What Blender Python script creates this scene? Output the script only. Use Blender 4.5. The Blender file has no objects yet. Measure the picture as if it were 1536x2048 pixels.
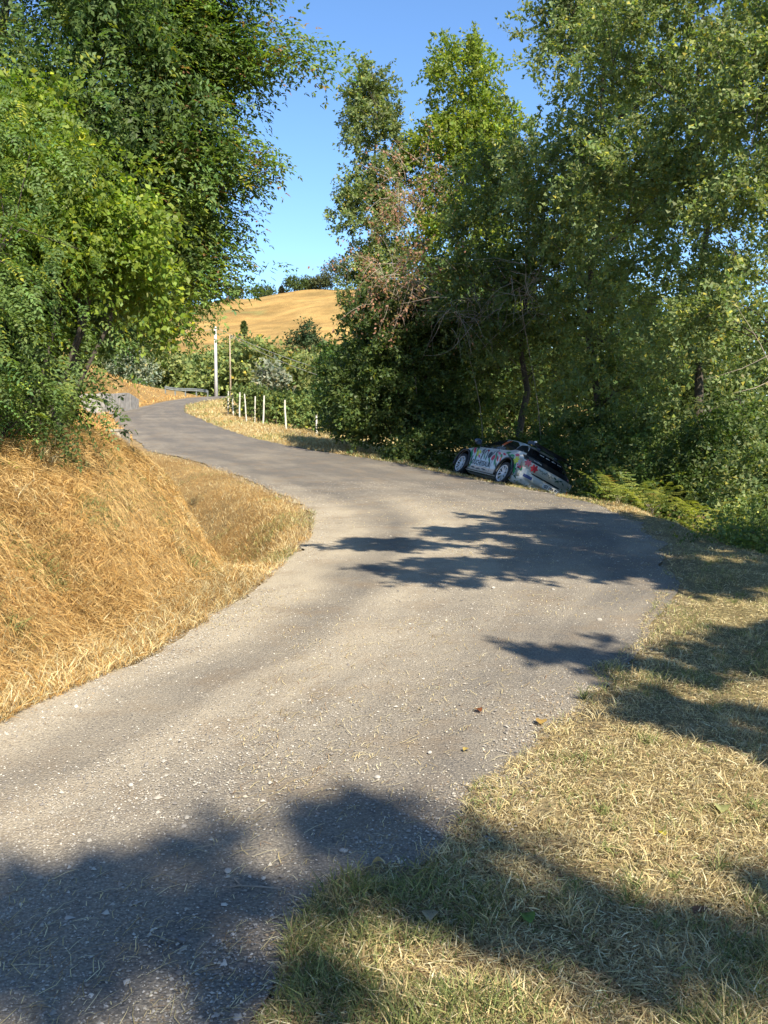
import bpy, bmesh, math, random
import numpy as np
from mathutils import Vector, Matrix
from mathutils.bvhtree import BVHTree

# ------------------------------------------------------------------ camera, world, sun, exposure
scene = bpy.context.scene
col = scene.collection
cam_d = bpy.data.cameras.new('camera')
cam = bpy.data.objects.new('camera', cam_d); col.objects.link(cam)
cam.location = (0, 0, 1.6)
cam.rotation_euler = (math.radians(90) - math.atan(174 / 1900), 0, 0)
cam_d.sensor_fit = 'VERTICAL'; cam_d.sensor_height = 36.0; cam_d.sensor_width = 27.0
cam_d.lens = 36.0 * 1900 / 2048
cam_d.clip_start = 0.05; cam_d.clip_end = 4000
scene.camera = cam

SUN_EL, SUN_BACK = 41.0, 62.0          # elevation; degrees behind the camera's right hand
el, bk = math.radians(SUN_EL), math.radians(SUN_BACK)
SUN = Vector((math.cos(el) * math.cos(bk), -math.cos(el) * math.sin(bk), math.sin(el)))
world = bpy.data.worlds.new('World'); scene.world = world; world.use_nodes = True
wn = world.node_tree; wn.nodes.clear()
sky = wn.nodes.new('ShaderNodeTexSky'); sky.sky_type = 'NISHITA'; sky.sun_disc = False
sky.sun_elevation = el; sky.sun_rotation = math.atan2(SUN.x, SUN.y)
sky.altitude = 900; sky.air_density = 1.0; sky.dust_density = 0.1; sky.ozone_density = 5.0
bg = wn.nodes.new('ShaderNodeBackground'); bg.inputs['Strength'].default_value = 0.106
wo = wn.nodes.new('ShaderNodeOutputWorld')
hs = wn.nodes.new('ShaderNodeHueSaturation'); hs.inputs['Saturation'].default_value = 1.06
wn.links.new(sky.outputs[0], hs.inputs['Color']); wn.links.new(hs.outputs[0], bg.inputs[0]); wn.links.new(bg.outputs[0], wo.inputs[0])
sun_d = bpy.data.lights.new('sun', 'SUN'); sun_d.energy = 5.0; sun_d.angle = math.radians(0.55)
sun_d.color = (1.0, 0.92, 0.77)
sun = bpy.data.objects.new('sun', sun_d); col.objects.link(sun)
sun.rotation_euler = SUN.to_track_quat('Z', 'Y').to_euler(); sun.location = (20, -25, 30)
scene.view_settings.view_transform = 'Standard'; scene.view_settings.look = 'None'
scene.view_settings.gamma = 1.0; scene.view_settings.use_curve_mapping = False
scene.view_settings.exposure = 1.22
scene.render.engine = 'CYCLES'
scene.cycles.use_denoising = True
scene.cycles.max_bounces = 6; scene.cycles.diffuse_bounces = 3; scene.cycles.transmission_bounces = 4
scene.cycles.use_adaptive_sampling = True

# ------------------------------------------------------------------ helpers
rng = np.random.default_rng(7)
random.seed(7)

def tag(o, label=None, cat=None, group=None, kind=None):
    if label: o['label'] = label
    if cat: o['category'] = cat
    if group: o['group'] = group
    if kind: o['kind'] = kind
    return o

def empty(name, loc=(0, 0, 0), rot=(0, 0, 0)):
    o = bpy.data.objects.new(name, None); col.objects.link(o)
    o.location = loc; o.rotation_euler = rot; o.empty_display_size = 0.2
    return o

def np_mesh(name, V, F, mat, C=None, smooth=False, UV=None):
    V = np.asarray(V, np.float32); F = np.asarray(F, np.int32)
    k = F.shape[1]
    me = bpy.data.meshes.new(name)
    me.vertices.add(len(V)); me.vertices.foreach_set('co', V.ravel())
    me.loops.add(F.size); me.loops.foreach_set('vertex_index', F.ravel())
    me.polygons.add(len(F)); me.polygons.foreach_set('loop_start', np.arange(0, F.size, k, dtype=np.int32))
    if smooth: me.polygons.foreach_set('use_smooth', np.ones(len(F), bool))
    if C is not None:
        a = me.color_attributes.new('Col', 'FLOAT_COLOR', 'POINT')
        c4 = np.ones((len(V), 4), np.float32); c4[:, :3] = C
        a.data.foreach_set('color', c4.ravel())
    if UV is not None:
        uv = me.uv_layers.new(name='UVMap')
        uv.data.foreach_set('uv', np.asarray(UV, np.float32)[F.ravel()].ravel())
    me.update(); me.validate()
    if mat: me.materials.append(mat)
    return me

def link(name, me, parent=None, loc=(0, 0, 0)):
    o = bpy.data.objects.new(name, me); col.objects.link(o); o.parent = parent; o.location = loc
    return o

class MB:
    """collects boxes, tubes and lathes, then links them as one mesh"""
    def __init__(s): s.v = []; s.f = []
    def add(s, v, f):
        b = len(s.v); s.v += [tuple(p) for p in v]; s.f += [tuple(i + b for i in q) for q in f]
    def box(s, c, d, bev=0.0):
        bm = bmesh.new(); bmesh.ops.create_cube(bm, size=1)
        for v in bm.verts: v.co = Vector((v.co.x * d[0], v.co.y * d[1], v.co.z * d[2]))
        if bev: bmesh.ops.bevel(bm, geom=bm.edges[:], offset=bev, segments=2, affect='EDGES')
        bm.verts.index_update()
        s.add([(v.co.x + c[0], v.co.y + c[1], v.co.z + c[2]) for v in bm.verts], [[v.index for v in f.verts] for f in bm.faces]); bm.free()
    def tube(s, pts, rad, n=6, cap=True):
        pts = [Vector(p) for p in pts]
        if not hasattr(rad, '__len__'): rad = [rad] * len(pts)
        V = []; up = Vector((0.13, 0.31, 0.94))
        for i, p in enumerate(pts):
            t = (pts[min(i + 1, len(pts) - 1)] - pts[max(i - 1, 0)]).normalized()
            a = t.cross(up)
            if a.length < 1e-3: a = t.cross(Vector((1, 0, 0)))
            a.normalize(); b = t.cross(a)
            for k in range(n):
                w = 2 * math.pi * k / n
                V.append(p + a * (math.cos(w) * rad[i]) + b * (math.sin(w) * rad[i]))
        Fc = []
        for i in range(len(pts) - 1):
            for k in range(n):
                Fc.append((i * n + k, i * n + (k + 1) % n, (i + 1) * n + (k + 1) % n, (i + 1) * n + k))
        if cap:
            Fc.append(tuple(range(n))[::-1]); Fc.append(tuple(range((len(pts) - 1) * n, len(pts) * n)))
        s.add(V, Fc)
    def build(s, name, mat, parent=None, smooth=False, loc=(0, 0, 0)):
        me = bpy.data.meshes.new(name); me.from_pydata(s.v, [], s.f); me.update()
        me.materials.append(mat)
        if smooth: me.polygons.foreach_set('use_smooth', [True] * len(me.polygons))
        return link(name, me, parent, loc)

def copy_tree(o, parent=None):
    c = o.copy(); col.objects.link(c); c.parent = parent
    for ch in o.children: copy_tree(ch, c)
    return c

def vnoise(x, y, f, seed=0):
    x = np.asarray(x, float) * f + seed * 17.3; y = np.asarray(y, float) * f + seed * 9.1
    xi = np.floor(x); yi = np.floor(y); u = x - xi; v = y - yi
    u = u * u * (3 - 2 * u); v = v * v * (3 - 2 * v)
    def hsh(a, b):
        q = np.sin(a * 127.1 + b * 311.7 + seed * 3.7) * 43758.5453
        return q - np.floor(q)
    return (hsh(xi, yi) * (1 - u) + hsh(xi + 1, yi) * u) * (1 - v) + (hsh(xi, yi + 1) * (1 - u) + hsh(xi + 1, yi + 1) * u) * v

def sstep(a, b, x):
    t = np.clip((np.asarray(x, float) - a) / (b - a), 0, 1); return t * t * (3 - 2 * t)

def unit(v): return v / np.maximum(np.linalg.norm(v, axis=-1, keepdims=True), 1e-9)

# ------------------------------------------------------------------ materials
def new_mat(name):
    m = bpy.data.materials.new(name); m.use_nodes = True
    n = m.node_tree; p = n.nodes['Principled BSDF']
    return m, n, p

def N(nt, typ, **kw):
    n = nt.nodes.new(typ)
    for k, v in kw.items(): setattr(n, k, v)
    return n

def plain(name, rgb, rough=0.5, metal=0.0, coat=0.0, noise=0.0, nscale=8.0, bump=0.0):
    m, nt, p = new_mat(name)
    p.inputs['Roughness'].default_value = rough; p.inputs['Metallic'].default_value = metal
    p.inputs['Coat Weight'].default_value = coat
    p.inputs['Base Color'].default_value = (*rgb, 1)
    if noise or bump:
        tc = N(nt, 'ShaderNodeTexCoord'); nz = N(nt, 'ShaderNodeTexNoise')
        nz.inputs['Scale'].default_value = nscale; nz.inputs['Detail'].default_value = 6
        nt.links.new(tc.outputs['Object'], nz.inputs['Vector'])
        mr = N(nt, 'ShaderNodeMapRange'); mr.inputs[1].default_value = .3; mr.inputs[2].default_value = .7
        mr.inputs[3].default_value = 1 - noise; mr.inputs[4].default_value = 1 + noise
        nt.links.new(nz.outputs[0], mr.inputs[0])
        mx = N(nt, 'ShaderNodeMix', data_type='RGBA', blend_type='MULTIPLY'); mx.inputs[0].default_value = 1
        mx.inputs[6].default_value = (*rgb, 1); nt.links.new(mr.outputs[0], mx.inputs[7]); nt.links.new(mx.outputs[2], p.inputs['Base Color'])
        if bump:
            b = N(nt, 'ShaderNodeBump'); b.inputs['Strength'].default_value = bump; b.inputs['Distance'].default_value = .02
            nt.links.new(nz.outputs[0], b.inputs['Height']); nt.links.new(b.outputs[0], p.inputs['Normal'])
    return m

def leafy(name, transl=0.35, rough=0.5, tint=(1.10, 1.25, 0.50), spec=0.4):
    """thin leaf or blade: colour from the mesh's own Col attribute, part of the light passes through"""
    m, nt, p = new_mat(name)
    at = N(nt, 'ShaderNodeAttribute'); at.attribute_name = 'Col'
    p.inputs['Roughness'].default_value = rough; p.inputs['Specular IOR Level'].default_value = spec
    nt.links.new(at.outputs['Color'], p.inputs['Base Color'])
    tr = N(nt, 'ShaderNodeBsdfTranslucent')
    mx = N(nt, 'ShaderNodeMix', data_type='RGBA', blend_type='MULTIPLY'); mx.inputs[0].default_value = 1
    mx.inputs[7].default_value = (*tint, 1); nt.links.new(at.outputs['Color'], mx.inputs[6]); nt.links.new(mx.outputs[2], tr.inputs['Color'])
    ms = N(nt, 'ShaderNodeMixShader'); ms.inputs[0].default_value = transl
    nt.links.new(p.outputs[0], ms.inputs[1]); nt.links.new(tr.outputs[0], ms.inputs[2])
    nt.links.new(ms.outputs[0], nt.nodes['Material Output'].inputs['Surface'])
    return m

def ground_mat(name):
    m, nt, p = new_mat(name)
    at = N(nt, 'ShaderNodeAttribute'); at.attribute_name = 'Col'
    tc = N(nt, 'ShaderNodeTexCoord')
    def noise(sc, det=5):
        z = N(nt, 'ShaderNodeTexNoise'); z.inputs['Scale'].default_value = sc; z.inputs['Detail'].default_value = det
        z.inputs['Roughness'].default_value = .65; nt.links.new(tc.outputs['Object'], z.inputs['Vector']); return z
    a, b, c = noise(0.35), noise(3.0), noise(28.0, 3)
    def rng_(src, lo, hi):
        r = N(nt, 'ShaderNodeMapRange'); r.inputs[1].default_value = .28; r.inputs[2].default_value = .72
        r.inputs[3].default_value = lo; r.inputs[4].default_value = hi; nt.links.new(src.outputs[0], r.inputs[0]); return r
    m1 = N(nt, 'ShaderNodeMath', operation='MULTIPLY'); m2 = N(nt, 'ShaderNodeMath', operation='MULTIPLY')
    nt.links.new(rng_(a, .8, 1.2).outputs[0], m1.inputs[0]); nt.links.new(rng_(b, .72, 1.25).outputs[0], m1.inputs[1])
    nt.links.new(m1.outputs[0], m2.inputs[0]); nt.links.new(rng_(c, .6, 1.35).outputs[0], m2.inputs[1])
    mx = N(nt, 'ShaderNodeMix', data_type='RGBA', blend_type='MULTIPLY'); mx.inputs[0].default_value = 1
    nt.links.new(at.outputs['Color'], mx.inputs[6]); nt.links.new(m2.outputs[0], mx.inputs[7]); nt.links.new(mx.outputs[2], p.inputs['Base Color'])
    bp = N(nt, 'ShaderNodeBump'); bp.inputs['Strength'].default_value = .6; bp.inputs['Distance'].default_value = .05
    nt.links.new(m2.outputs[0], bp.inputs['Height']); nt.links.new(bp.outputs[0], p.inputs['Normal'])
    p.inputs['Roughness'].default_value = .95; p.inputs['Specular IOR Level'].default_value = .1
    return m

def road_mat():
    """worn asphalt: UV.x across the road (0 = inner edge), UV.y metres along it; dust and grit lie in strips"""
    m, nt, p = new_mat('worn_asphalt')
    uv = N(nt, 'ShaderNodeUVMap'); uv.uv_map = 'UVMap'
    sep = N(nt, 'ShaderNodeSeparateXYZ'); nt.links.new(uv.outputs[0], sep.inputs[0])
    tc = N(nt, 'ShaderNodeTexCoord')
    mp = N(nt, 'ShaderNodeMapping'); mp.inputs['Scale'].default_value = (9, .22, 1); nt.links.new(uv.outputs[0], mp.inputs[0])
    def noise(sc, src, det=5, ro=.6):
        z = N(nt, 'ShaderNodeTexNoise'); z.inputs['Scale'].default_value = sc; z.inputs['Detail'].default_value = det
        z.inputs['Roughness'].default_value = ro; nt.links.new(src, z.inputs['Vector']); return z
    streak = noise(1.0, mp.outputs[0], 4)
    patch = noise(.55, tc.outputs['Object'], 6)
    grain = noise(70, tc.outputs['Object'], 4, .75)
    fine = N(nt, 'ShaderNodeTexVoronoi'); fine.inputs['Scale'].default_value = 95; nt.links.new(tc.outputs['Object'], fine.inputs['Vector'])
    # dust profile across the road
    ramp = N(nt, 'ShaderNodeValToRGB'); nt.links.new(sep.outputs[0], ramp.inputs[0])
    e = ramp.color_ramp.elements
    e[0].position = 0; e[0].color = (1, 1, 1, 1); e[1].position = 1; e[1].color = (.22, .22, .22, 1)
    for pos, v in ((.11, .98), (.19, .45), (.26, .30), (.35, .74), (.46, .68), (.6, .46), (.75, .36)):
        q = e.new(pos); q.color = (v, v, v, 1)
    # dust lies thick on the near stretch and the bend, thin on the far climb
    al = N(nt, 'ShaderNodeMapRange'); al.interpolation_type = 'SMOOTHSTEP'
    al.inputs[1].default_value = 17; al.inputs[2].default_value = 27; al.inputs[3].default_value = 1; al.inputs[4].default_value = .22
    nt.links.new(sep.outputs[1], al.inputs[0])
    d1 = N(nt, 'ShaderNodeMath', operation='MULTIPLY'); nt.links.new(ramp.outputs[0], d1.inputs[0]); nt.links.new(al.outputs[0], d1.inputs[1])
    st = N(nt, 'ShaderNodeMapRange'); st.inputs[1].default_value = .3; st.inputs[2].default_value = .7; st.inputs[3].default_value = -.17; st.inputs[4].default_value = .17
    nt.links.new(streak.outputs[0], st.inputs[0])
    d2 = N(nt, 'ShaderNodeMath', operation='ADD'); nt.links.new(d1.outputs[0], d2.inputs[0]); nt.links.new(st.outputs[0], d2.inputs[1])
    pt = N(nt, 'ShaderNodeMapRange'); pt.inputs[1].default_value = .3; pt.inputs[2].default_value = .7; pt.inputs[3].default_value = -.2; pt.inputs[4].default_value = .2
    nt.links.new(patch.outputs[0], pt.inputs[0])
    d3 = N(nt, 'ShaderNodeMath', operation='ADD'); d3.use_clamp = True; nt.links.new(d2.outputs[0], d3.inputs[0]); nt.links.new(pt.outputs[0], d3.inputs[1])
    # dust breaks up into grit
    gr = N(nt, 'ShaderNodeMapRange'); gr.inputs[1].default_value = .3; gr.inputs[2].default_value = .7; gr.inputs[3].default_value = -.35; gr.inputs[4].default_value = .35
    nt.links.new(grain.outputs[0], gr.inputs[0])
    d4 = N(nt, 'ShaderNodeMath', operation='ADD'); d4.use_clamp = True; nt.links.new(d3.outputs[0], d4.inputs[0]); nt.links.new(gr.outputs[0], d4.inputs[1])
    mx = N(nt, 'ShaderNodeMix', data_type='RGBA'); nt.links.new(d4.outputs[0], mx.inputs[0])
    mx.inputs[6].default_value = (.128, .115, .100, 1); mx.inputs[7].default_value = (.42, .355, .258, 1)
    vr = N(nt, 'ShaderNodeMapRange'); vr.inputs[1].default_value = 0; vr.inputs[2].default_value = .8; vr.inputs[3].default_value = 1.3; vr.inputs[4].default_value = .6
    nt.links.new(fine.outputs['Distance'], vr.inputs[0])
    m2 = N(nt, 'ShaderNodeMix', data_type='RGBA', blend_type='MULTIPLY'); m2.inputs[0].default_value = .8
    nt.links.new(mx.outputs[2], m2.inputs[6]); nt.links.new(vr.outputs[0], m2.inputs[7])
    dirt = noise(1.7, tc.outputs['Object'], 8, .7); dr_ = N(nt, 'ShaderNodeMapRange'); dr_.inputs[1].default_value = .50; dr_.inputs[2].default_value = .68; dr_.inputs[3].default_value = 0; dr_.inputs[4].default_value = .5
    nt.links.new(dirt.outputs[0], dr_.inputs[0]); m3 = N(nt, 'ShaderNodeMix', data_type='RGBA'); nt.links.new(dr_.outputs[0], m3.inputs[0]); nt.links.new(m2.outputs[2], m3.inputs[6]); m3.inputs[7].default_value = (.20, .145, .09, 1)
    nt.links.new(m3.outputs[2], p.inputs['Base Color'])
    bp = N(nt, 'ShaderNodeBump'); bp.inputs['Strength'].default_value = .55; bp.inputs['Distance'].default_value = .012
    ad = N(nt, 'ShaderNodeMath', operation='ADD'); nt.links.new(grain.outputs[0], ad.inputs[0]); nt.links.new(vr.outputs[0], ad.inputs[1])
    nt.links.new(ad.outputs[0], bp.inputs['Height']); nt.links.new(bp.outputs[0], p.inputs['Normal'])
    p.inputs['Roughness'].default_value = .9; p.inputs['Specular IOR Level'].default_value = .2
    return m

M = {
    'leaf': leafy('leaf_thin', .47, .5, spec=.3), 'leaf_soft': leafy('leaf_soft', .45, .55, spec=.3), 'far_leaf': leafy('far_leaf', .3, .7, spec=.15),
    'blade': leafy('grass_blade', .25, .6, (1.1, 1.0, .7), .25), 'stone': leafy('stone_grit', 0.0, .9, spec=.15),
    'ground': ground_mat('grassy_earth'), 'road': road_mat(),
    'bark': plain('bark', (.06, .048, .036), .9, noise=.45, nscale=14, bump=.8),
    'pale_bark': plain('pale_bark', (.22, .19, .15), .9, noise=.4, nscale=18, bump=.6),
    'dead': plain('dead_wood', (.25, .205, .155), .9, noise=.35, nscale=10),
    'concrete': plain('concrete', (.25, .235, .215), .9, noise=.3, nscale=3.5, bump=.5),
    'old_concrete': plain('old_concrete', (.27, .24, .19), .95, noise=.5, nscale=6, bump=.8),
    'pole': plain('pole_concrete', (.52, .50, .47), .8, noise=.12, nscale=2),
    'wood_pole': plain('pole_wood', (.33, .26, .18), .85, noise=.25, nscale=6),
    'post': plain('post_paint', (.50, .47, .40), .8, noise=.25, nscale=7),
    'galv': plain('galvanised_steel', (.24, .26, .24), .5, .6, noise=.2, nscale=3),
    'wire': plain('wire', (.42, .40, .36), .5, .3),
}

# ------------------------------------------------------------------ lie of the land
LE = np.array([(-9, -8), (-5.4, -3), (-3.6, 1), (-2.6, 3.5), (-2.08, 5.01), (-1.9, 5.75), (-1.65, 6.5), (-1.48, 7.6), (-1.25, 9.5), (-1.08, 13.3), (-1.27, 16.9),
               (-1.95, 20), (-4.41, 27.0), (-6.37, 30.85), (-8.33, 33.8), (-12.1, 44.1), (-16.0, 56), (-16.5, 63), (-17.0, 74), (-16.6, 81), (-12, 92)])
RE = np.array([(-5.5, -8), (-2.0, -3), (-.85, 1), (-.36, 2.42), (-.2, 2.79), (.15, 3.39), (.54, 3.95), (.82, 4.57), (1.37, 5.76), (2.0, 7.16), (2.79, 9.15), (3.61, 12.1),
               (4.2, 16), (4.26, 18.65), (3.66, 21.53), (2.17, 25.48), (.35, 29.88), (-2.66, 34.26), (-5.61, 39.86), (-7.87, 45.8), (-12.2, 58.8), (-14.0, 68.5), (-13.4, 79), (-9, 90)])
FO = np.array([(-10, -8), (-6, -3), (-4.2, 1), (-3.0, 3.5), (-2.45, 5.0), (-2.12, 6), (-1.9, 8), (-1.75, 10), (-1.85, 11.5), (-2.15, 13), (-2.95, 15), (-4.4, 18),
               (-6.2, 22), (-8.0, 26), (-9.6, 30), (-10.6, 34), (-13.4, 44), (-17.2, 56), (-17.6, 63), (-18.2, 74), (-18.6, 84), (-16, 95)])
YS = np.linspace(-8, 96, 1041)
def smooth_curve(P):
    x = np.interp(YS, P[:, 1], P[:, 0]); k = np.hanning(13); k /= k.sum()
    xp = np.pad(x, 6, mode='edge'); return np.convolve(xp, k, 'valid')
XL, XR, XF = smooth_curve(LE), smooth_curve(RE), smooth_curve(FO)
def cosof(X):
    d = np.gradient(X, YS); return 1 / np.sqrt(1 + d * d)
CL, CR, CF = cosof(XL), cosof(XR), cosof(XF)
def at_y(A, y): return np.interp(y, YS, A)

def zroad(y):
    y = np.minimum(np.asarray(y, float), 84.0)
    return 0.068 * 3 * np.logaddexp(0, (y - 24) / 3)

# the car, off the outside of the bend: measured pose, so that the ground can be made to meet its wheels
CAR_HEAD = math.radians(21.0); CAR_ROLL = math.radians(26.5); CAR_PITCH = math.radians(3.6)
fwd = Vector((-math.sin(CAR_HEAD) * math.cos(CAR_PITCH), math.cos(CAR_HEAD) * math.cos(CAR_PITCH), math.sin(CAR_PITCH)))
lf0 = Vector((0, 0, 1)).cross(fwd).normalized(); up0 = fwd.cross(lf0)
lft = lf0 * math.cos(CAR_ROLL) + up0 * math.sin(CAR_ROLL); upv = fwd.cross(lft)
RL_WHEEL = Vector((3.21, 25.2, 0.29))
CAR_O = RL_WHEEL - fwd * (-1.28) - lft * 0.80 - upv * 0.325     # ground point under the car's middle
CAR_MAT = Matrix(((fwd.x, lft.x, upv.x, CAR_O.x), (fwd.y, lft.y, upv.y, CAR_O.y), (fwd.z, lft.z, upv.z, CAR_O.z), (0, 0, 0, 1)))

def height(x, y, fine=True):
    x = np.asarray(x, float); y = np.asarray(y, float)
    yc = np.clip(y, -8, 96)
    z0 = zroad(y)
    dr = (x - at_y(XR, yc)) * at_y(CR, yc)
    dl = (at_y(XL, yc) - x) * at_y(CL, yc)
    s = (at_y(XF, yc) - x) * at_y(CF, yc)
    # --- outer side: verge, then a steep drop (near) or a gentle fall (vineyard)
    verge = np.interp(y, [-8, 8, 11, 14, 19, 21.5, 26, 31, 36], [2.6, 2.6, 1.5, .75, .38, .12, .12, .4, 2.0])
    steep = np.interp(y, [-8, 6, 12, 19, 22, 28, 33, 38], [.25, .3, .5, .6, .85, .7, .35, .10])
    q = np.maximum(dr - verge, 0)
    drop = steep * q
    lim = np.interp(y, [-8, 28, 36, 60], [3.2, 2.8, 1.2, 1.5])
    drop = lim * (1 - np.exp(-drop / lim)) + np.maximum(q - 6, 0) * .07
    drop = drop + np.clip(dr, 0, 4) * .03
    zr_ = z0 - np.minimum(drop, 14)
    # --- inner side: ditch behind the bank, then the bank itself
    D = .95 * sstep(10, 14, y) * (1 - sstep(31, 35, y))
    gap = np.maximum(dl + s, .05)                      # road edge to bank foot (s < 0 outside the bank)
    gap = np.maximum(dl - np.minimum(s, 0), .05)
    t = np.clip(dl / gap, 0, 1)
    zl = z0 - D * sstep(.2, .85, t)
    Hb = np.interp(y, [-8, 8, 14, 20, 34, 48, 62, 84], [1.4, 1.4, 1.36, 1.2, 1.3, 2.6, 4.0, 1.0])
    sc = np.interp(y, [7, 10, 13, 20, 30, 50, 60], [1.0, .75, .6, .6, 1.0, 1.6, 2.2])
    sp = np.maximum(s, 0)
    rise = (Hb + D) * (1 - np.exp(-(sp / sc) ** 1.45)) + .05 * np.minimum(sp, 40)
    zl = zl + np.where(s > 0, rise, 0)
    z = np.where(dr > 0, zr_, np.where(dl > 0, zl, z0 - .03 * np.minimum(np.minimum(-dr, -dl) / .1, 1)))
    # --- the ground gives under the car
    xr_, yr_ = x - CAR_O.x, y - CAR_O.y
    plane = CAR_O.z - (upv.x * xr_ + upv.y * yr_) / upv.z
    lx = xr_ * fwd.x + yr_ * fwd.y; ly = xr_ * lf0.x + yr_ * lf0.y
    wt = (1 - sstep(2.0, 3.0, np.abs(lx))) * (1 - sstep(.95, 1.5, np.abs(ly))) * sstep(.25, .7, dr)
    z = z * (1 - wt) + (plane - .02) * wt
    # --- beyond the crest: slope up to the mown hill
    far = sstep(86, 110, y)
    rise_far = np.interp(y, [90, 110, 165, 200, 300, 330, 420, 1600], [0, 1.0, 4.5, 11.5, 37.5, 38.2, 25, 10])
    crest = 1 + .0022 * np.clip(x + 40, -60, 60)
    side = sstep(-260, -120, x) * (1 - sstep(10, 95, x))
    zf = 3.4 + rise_far * crest * side - 16 * sstep(12, 70, x) - np.where(y > 330, 0, 0)
    z = z * (1 - far) + zf * far
    if fine:
        off = (np.maximum(dr, dl) > .15).astype(float)
        bank = sstep(.1, .8, s) * (1 - far)
        z = z + off * (1 - far) * ((vnoise(x, y, 1.3, 1) - .5) * .07 + (vnoise(x, y, 4.5, 2) - .5) * .035)
        z = z + bank * ((vnoise(x, y, .8, 3) - .5) * .22 + (vnoise(x, y, 2.6, 4) - .5) * .12)
        z = z + far * ((vnoise(x, y, .04, 7) - .5) * 1.3 + (vnoise(x, y, .11, 8) - .5) * 1.1 + (vnoise(x, y, .05, 5) - .5) * 2.0 + (vnoise(x, y, .25, 6) - .5) * .35)
    return z, dr, dl, s

def h1(x, y): return float(height(np.array([x]), np.array([y]))[0][0])

def axis(segs):
    out = [np.array([segs[0][0]])]
    for a, b, st in segs:
        n = max(1, int(round((b - a) / st))); out.append(np.linspace(a, b, n + 1)[1:])
    return np.concatenate(out)

def zone_colour(x, y, z, dr, dl, s):
    C = np.empty((len(x), 3)); n1 = vnoise(x, y, .9, 11)[:, None]; n2 = vnoise(x, y, .3, 12)[:, None]
    gold = np.array([.27, .165, .06]); straw = np.array([.33, .255, .125]); green = np.array([.085, .11, .03]); litter = np.array([.075, .06, .035])
    earth = np.array([.20, .155, .10])
    C[:] = straw
    onr = (dr > 0)[:, None]
    C = np.where(onr, straw * .62 * (1 - .3 * n1) + green * .2 * n1, C)
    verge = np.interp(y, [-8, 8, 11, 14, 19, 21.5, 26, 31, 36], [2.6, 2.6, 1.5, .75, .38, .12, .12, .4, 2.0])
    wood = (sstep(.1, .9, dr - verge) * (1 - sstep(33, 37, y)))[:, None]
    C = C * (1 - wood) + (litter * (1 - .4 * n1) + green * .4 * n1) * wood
    field = (sstep(33, 37, y) * (dr > 0))[:, None]
    C = C * (1 - field) + (np.array([.42, .33, .14]) * (1 - .25 * n1) + np.array([.3, .2, .1]) * .25 * n1) * field
    onl = (dl > 0)[:, None]
    C = np.where(onl, gold * (1 - .35 * n1) + straw * .35 * n1, C)
    ed = ((1 - sstep(.0, .35, np.maximum(dr, dl))) * (np.maximum(dr, dl) > -.3))[:, None]
    C = C * (1 - .6 * ed) + earth * .6 * ed
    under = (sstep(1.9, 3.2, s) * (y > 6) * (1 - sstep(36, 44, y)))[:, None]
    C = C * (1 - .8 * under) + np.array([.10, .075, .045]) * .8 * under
    far = sstep(86, 110, y)[:, None]
    n3 = vnoise(x, y * 2.2, .07, 15)[:, None]; n4 = vnoise(x * .35, y, .55, 16)[:, None]
    hill = (np.array([.37, .225, .075]) * (1 - .5 * n2) + np.array([.30, .225, .09]) * .5 * n2) * (.62 + .5 * n3) * (.74 + .44 * n4)
    hill = np.where((n3 < .2) & (n2 < .5), np.array([.2, .17, .06]), hill)
    wd = (1 - sstep(165, 215, y))[:, None]
    hill = hill * (1 - wd) + np.array([.12, .14, .05]) * wd
    return C * (1 - far) + hill * far

def sheet(name, xs, ys):
    X, Y = np.meshgrid(xs, ys); x = X.ravel(); y = Y.ravel()
    z, dr, dl, s = height(x, y)
    nx, ny = len(xs), len(ys)
    i = np.arange(nx * ny).reshape(ny, nx)
    Fq = np.stack([i[:-1, :-1], i[:-1, 1:], i[1:, 1:], i[1:, :-1]], -1).reshape(-1, 4)
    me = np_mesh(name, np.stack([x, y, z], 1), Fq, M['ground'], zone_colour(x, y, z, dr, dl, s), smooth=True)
    return tag(link(name, me), kind='structure')

GX = axis([(-900, -200, 70), (-200, -60, 10), (-60, -20, 2), (-20, -9, .5), (-9, 8, .15), (8, 14, .5), (14, 60, 2), (60, 200, 10), (200, 900, 70)])
sheet('ground', GX, axis([(-60, -8, 4), (-8, 1, .5), (1, 24, .15), (24, 36, .25), (36, 92, .7)]))
HX = axis([(-900, -200, 60), (-200, 120, 2.5), (120, 900, 60)])
sheet('hill', HX, axis([(92, 110, 1.0), (110, 340, 2.5), (340, 600, 20), (600, 1600, 100)]))

# the road: one sheet on the ground, ragged at its edges
yr = np.concatenate([np.arange(-7.9, 30, .12), np.arange(30, 90, .35)])
nu = 56
u = np.linspace(0, 1, nu + 1)
rl = at_y(XL, yr) + (vnoise(yr, yr * 0, 1.7, 21) - .5) * .22 + (vnoise(yr, yr * 0, 6, 22) - .5) * .10
rr = at_y(XR, yr) + (vnoise(yr, yr * 0, 1.5, 23) - .5) * .26 + (vnoise(yr, yr * 0, 5, 24) - .5) * .12
rx = rl[:, None] * (1 - u) + rr[:, None] * u
ry = np.repeat(yr[:, None], nu + 1, 1)
crown = .035 * (1 - (2 * u - 1) ** 2)
rz = zroad(ry) + crown + .006 + (vnoise(rx, ry, 1.1, 25) - .5) * .012
mid = np.stack([(rl + rr) / 2, yr], 1)
alen = np.concatenate([[0], np.cumsum(np.linalg.norm(np.diff(mid, axis=0), axis=1))]) - 8
UV = np.stack([np.repeat(u[None], len(yr), 0), np.repeat(alen[:, None], nu + 1, 1)], -1).reshape(-1, 2)
ii = np.arange(len(yr) * (nu + 1)).reshape(len(yr), nu + 1)
Fq = np.stack([ii[:-1, :-1], ii[:-1, 1:], ii[1:, 1:], ii[1:, :-1]], -1).reshape(-1, 4)
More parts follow.
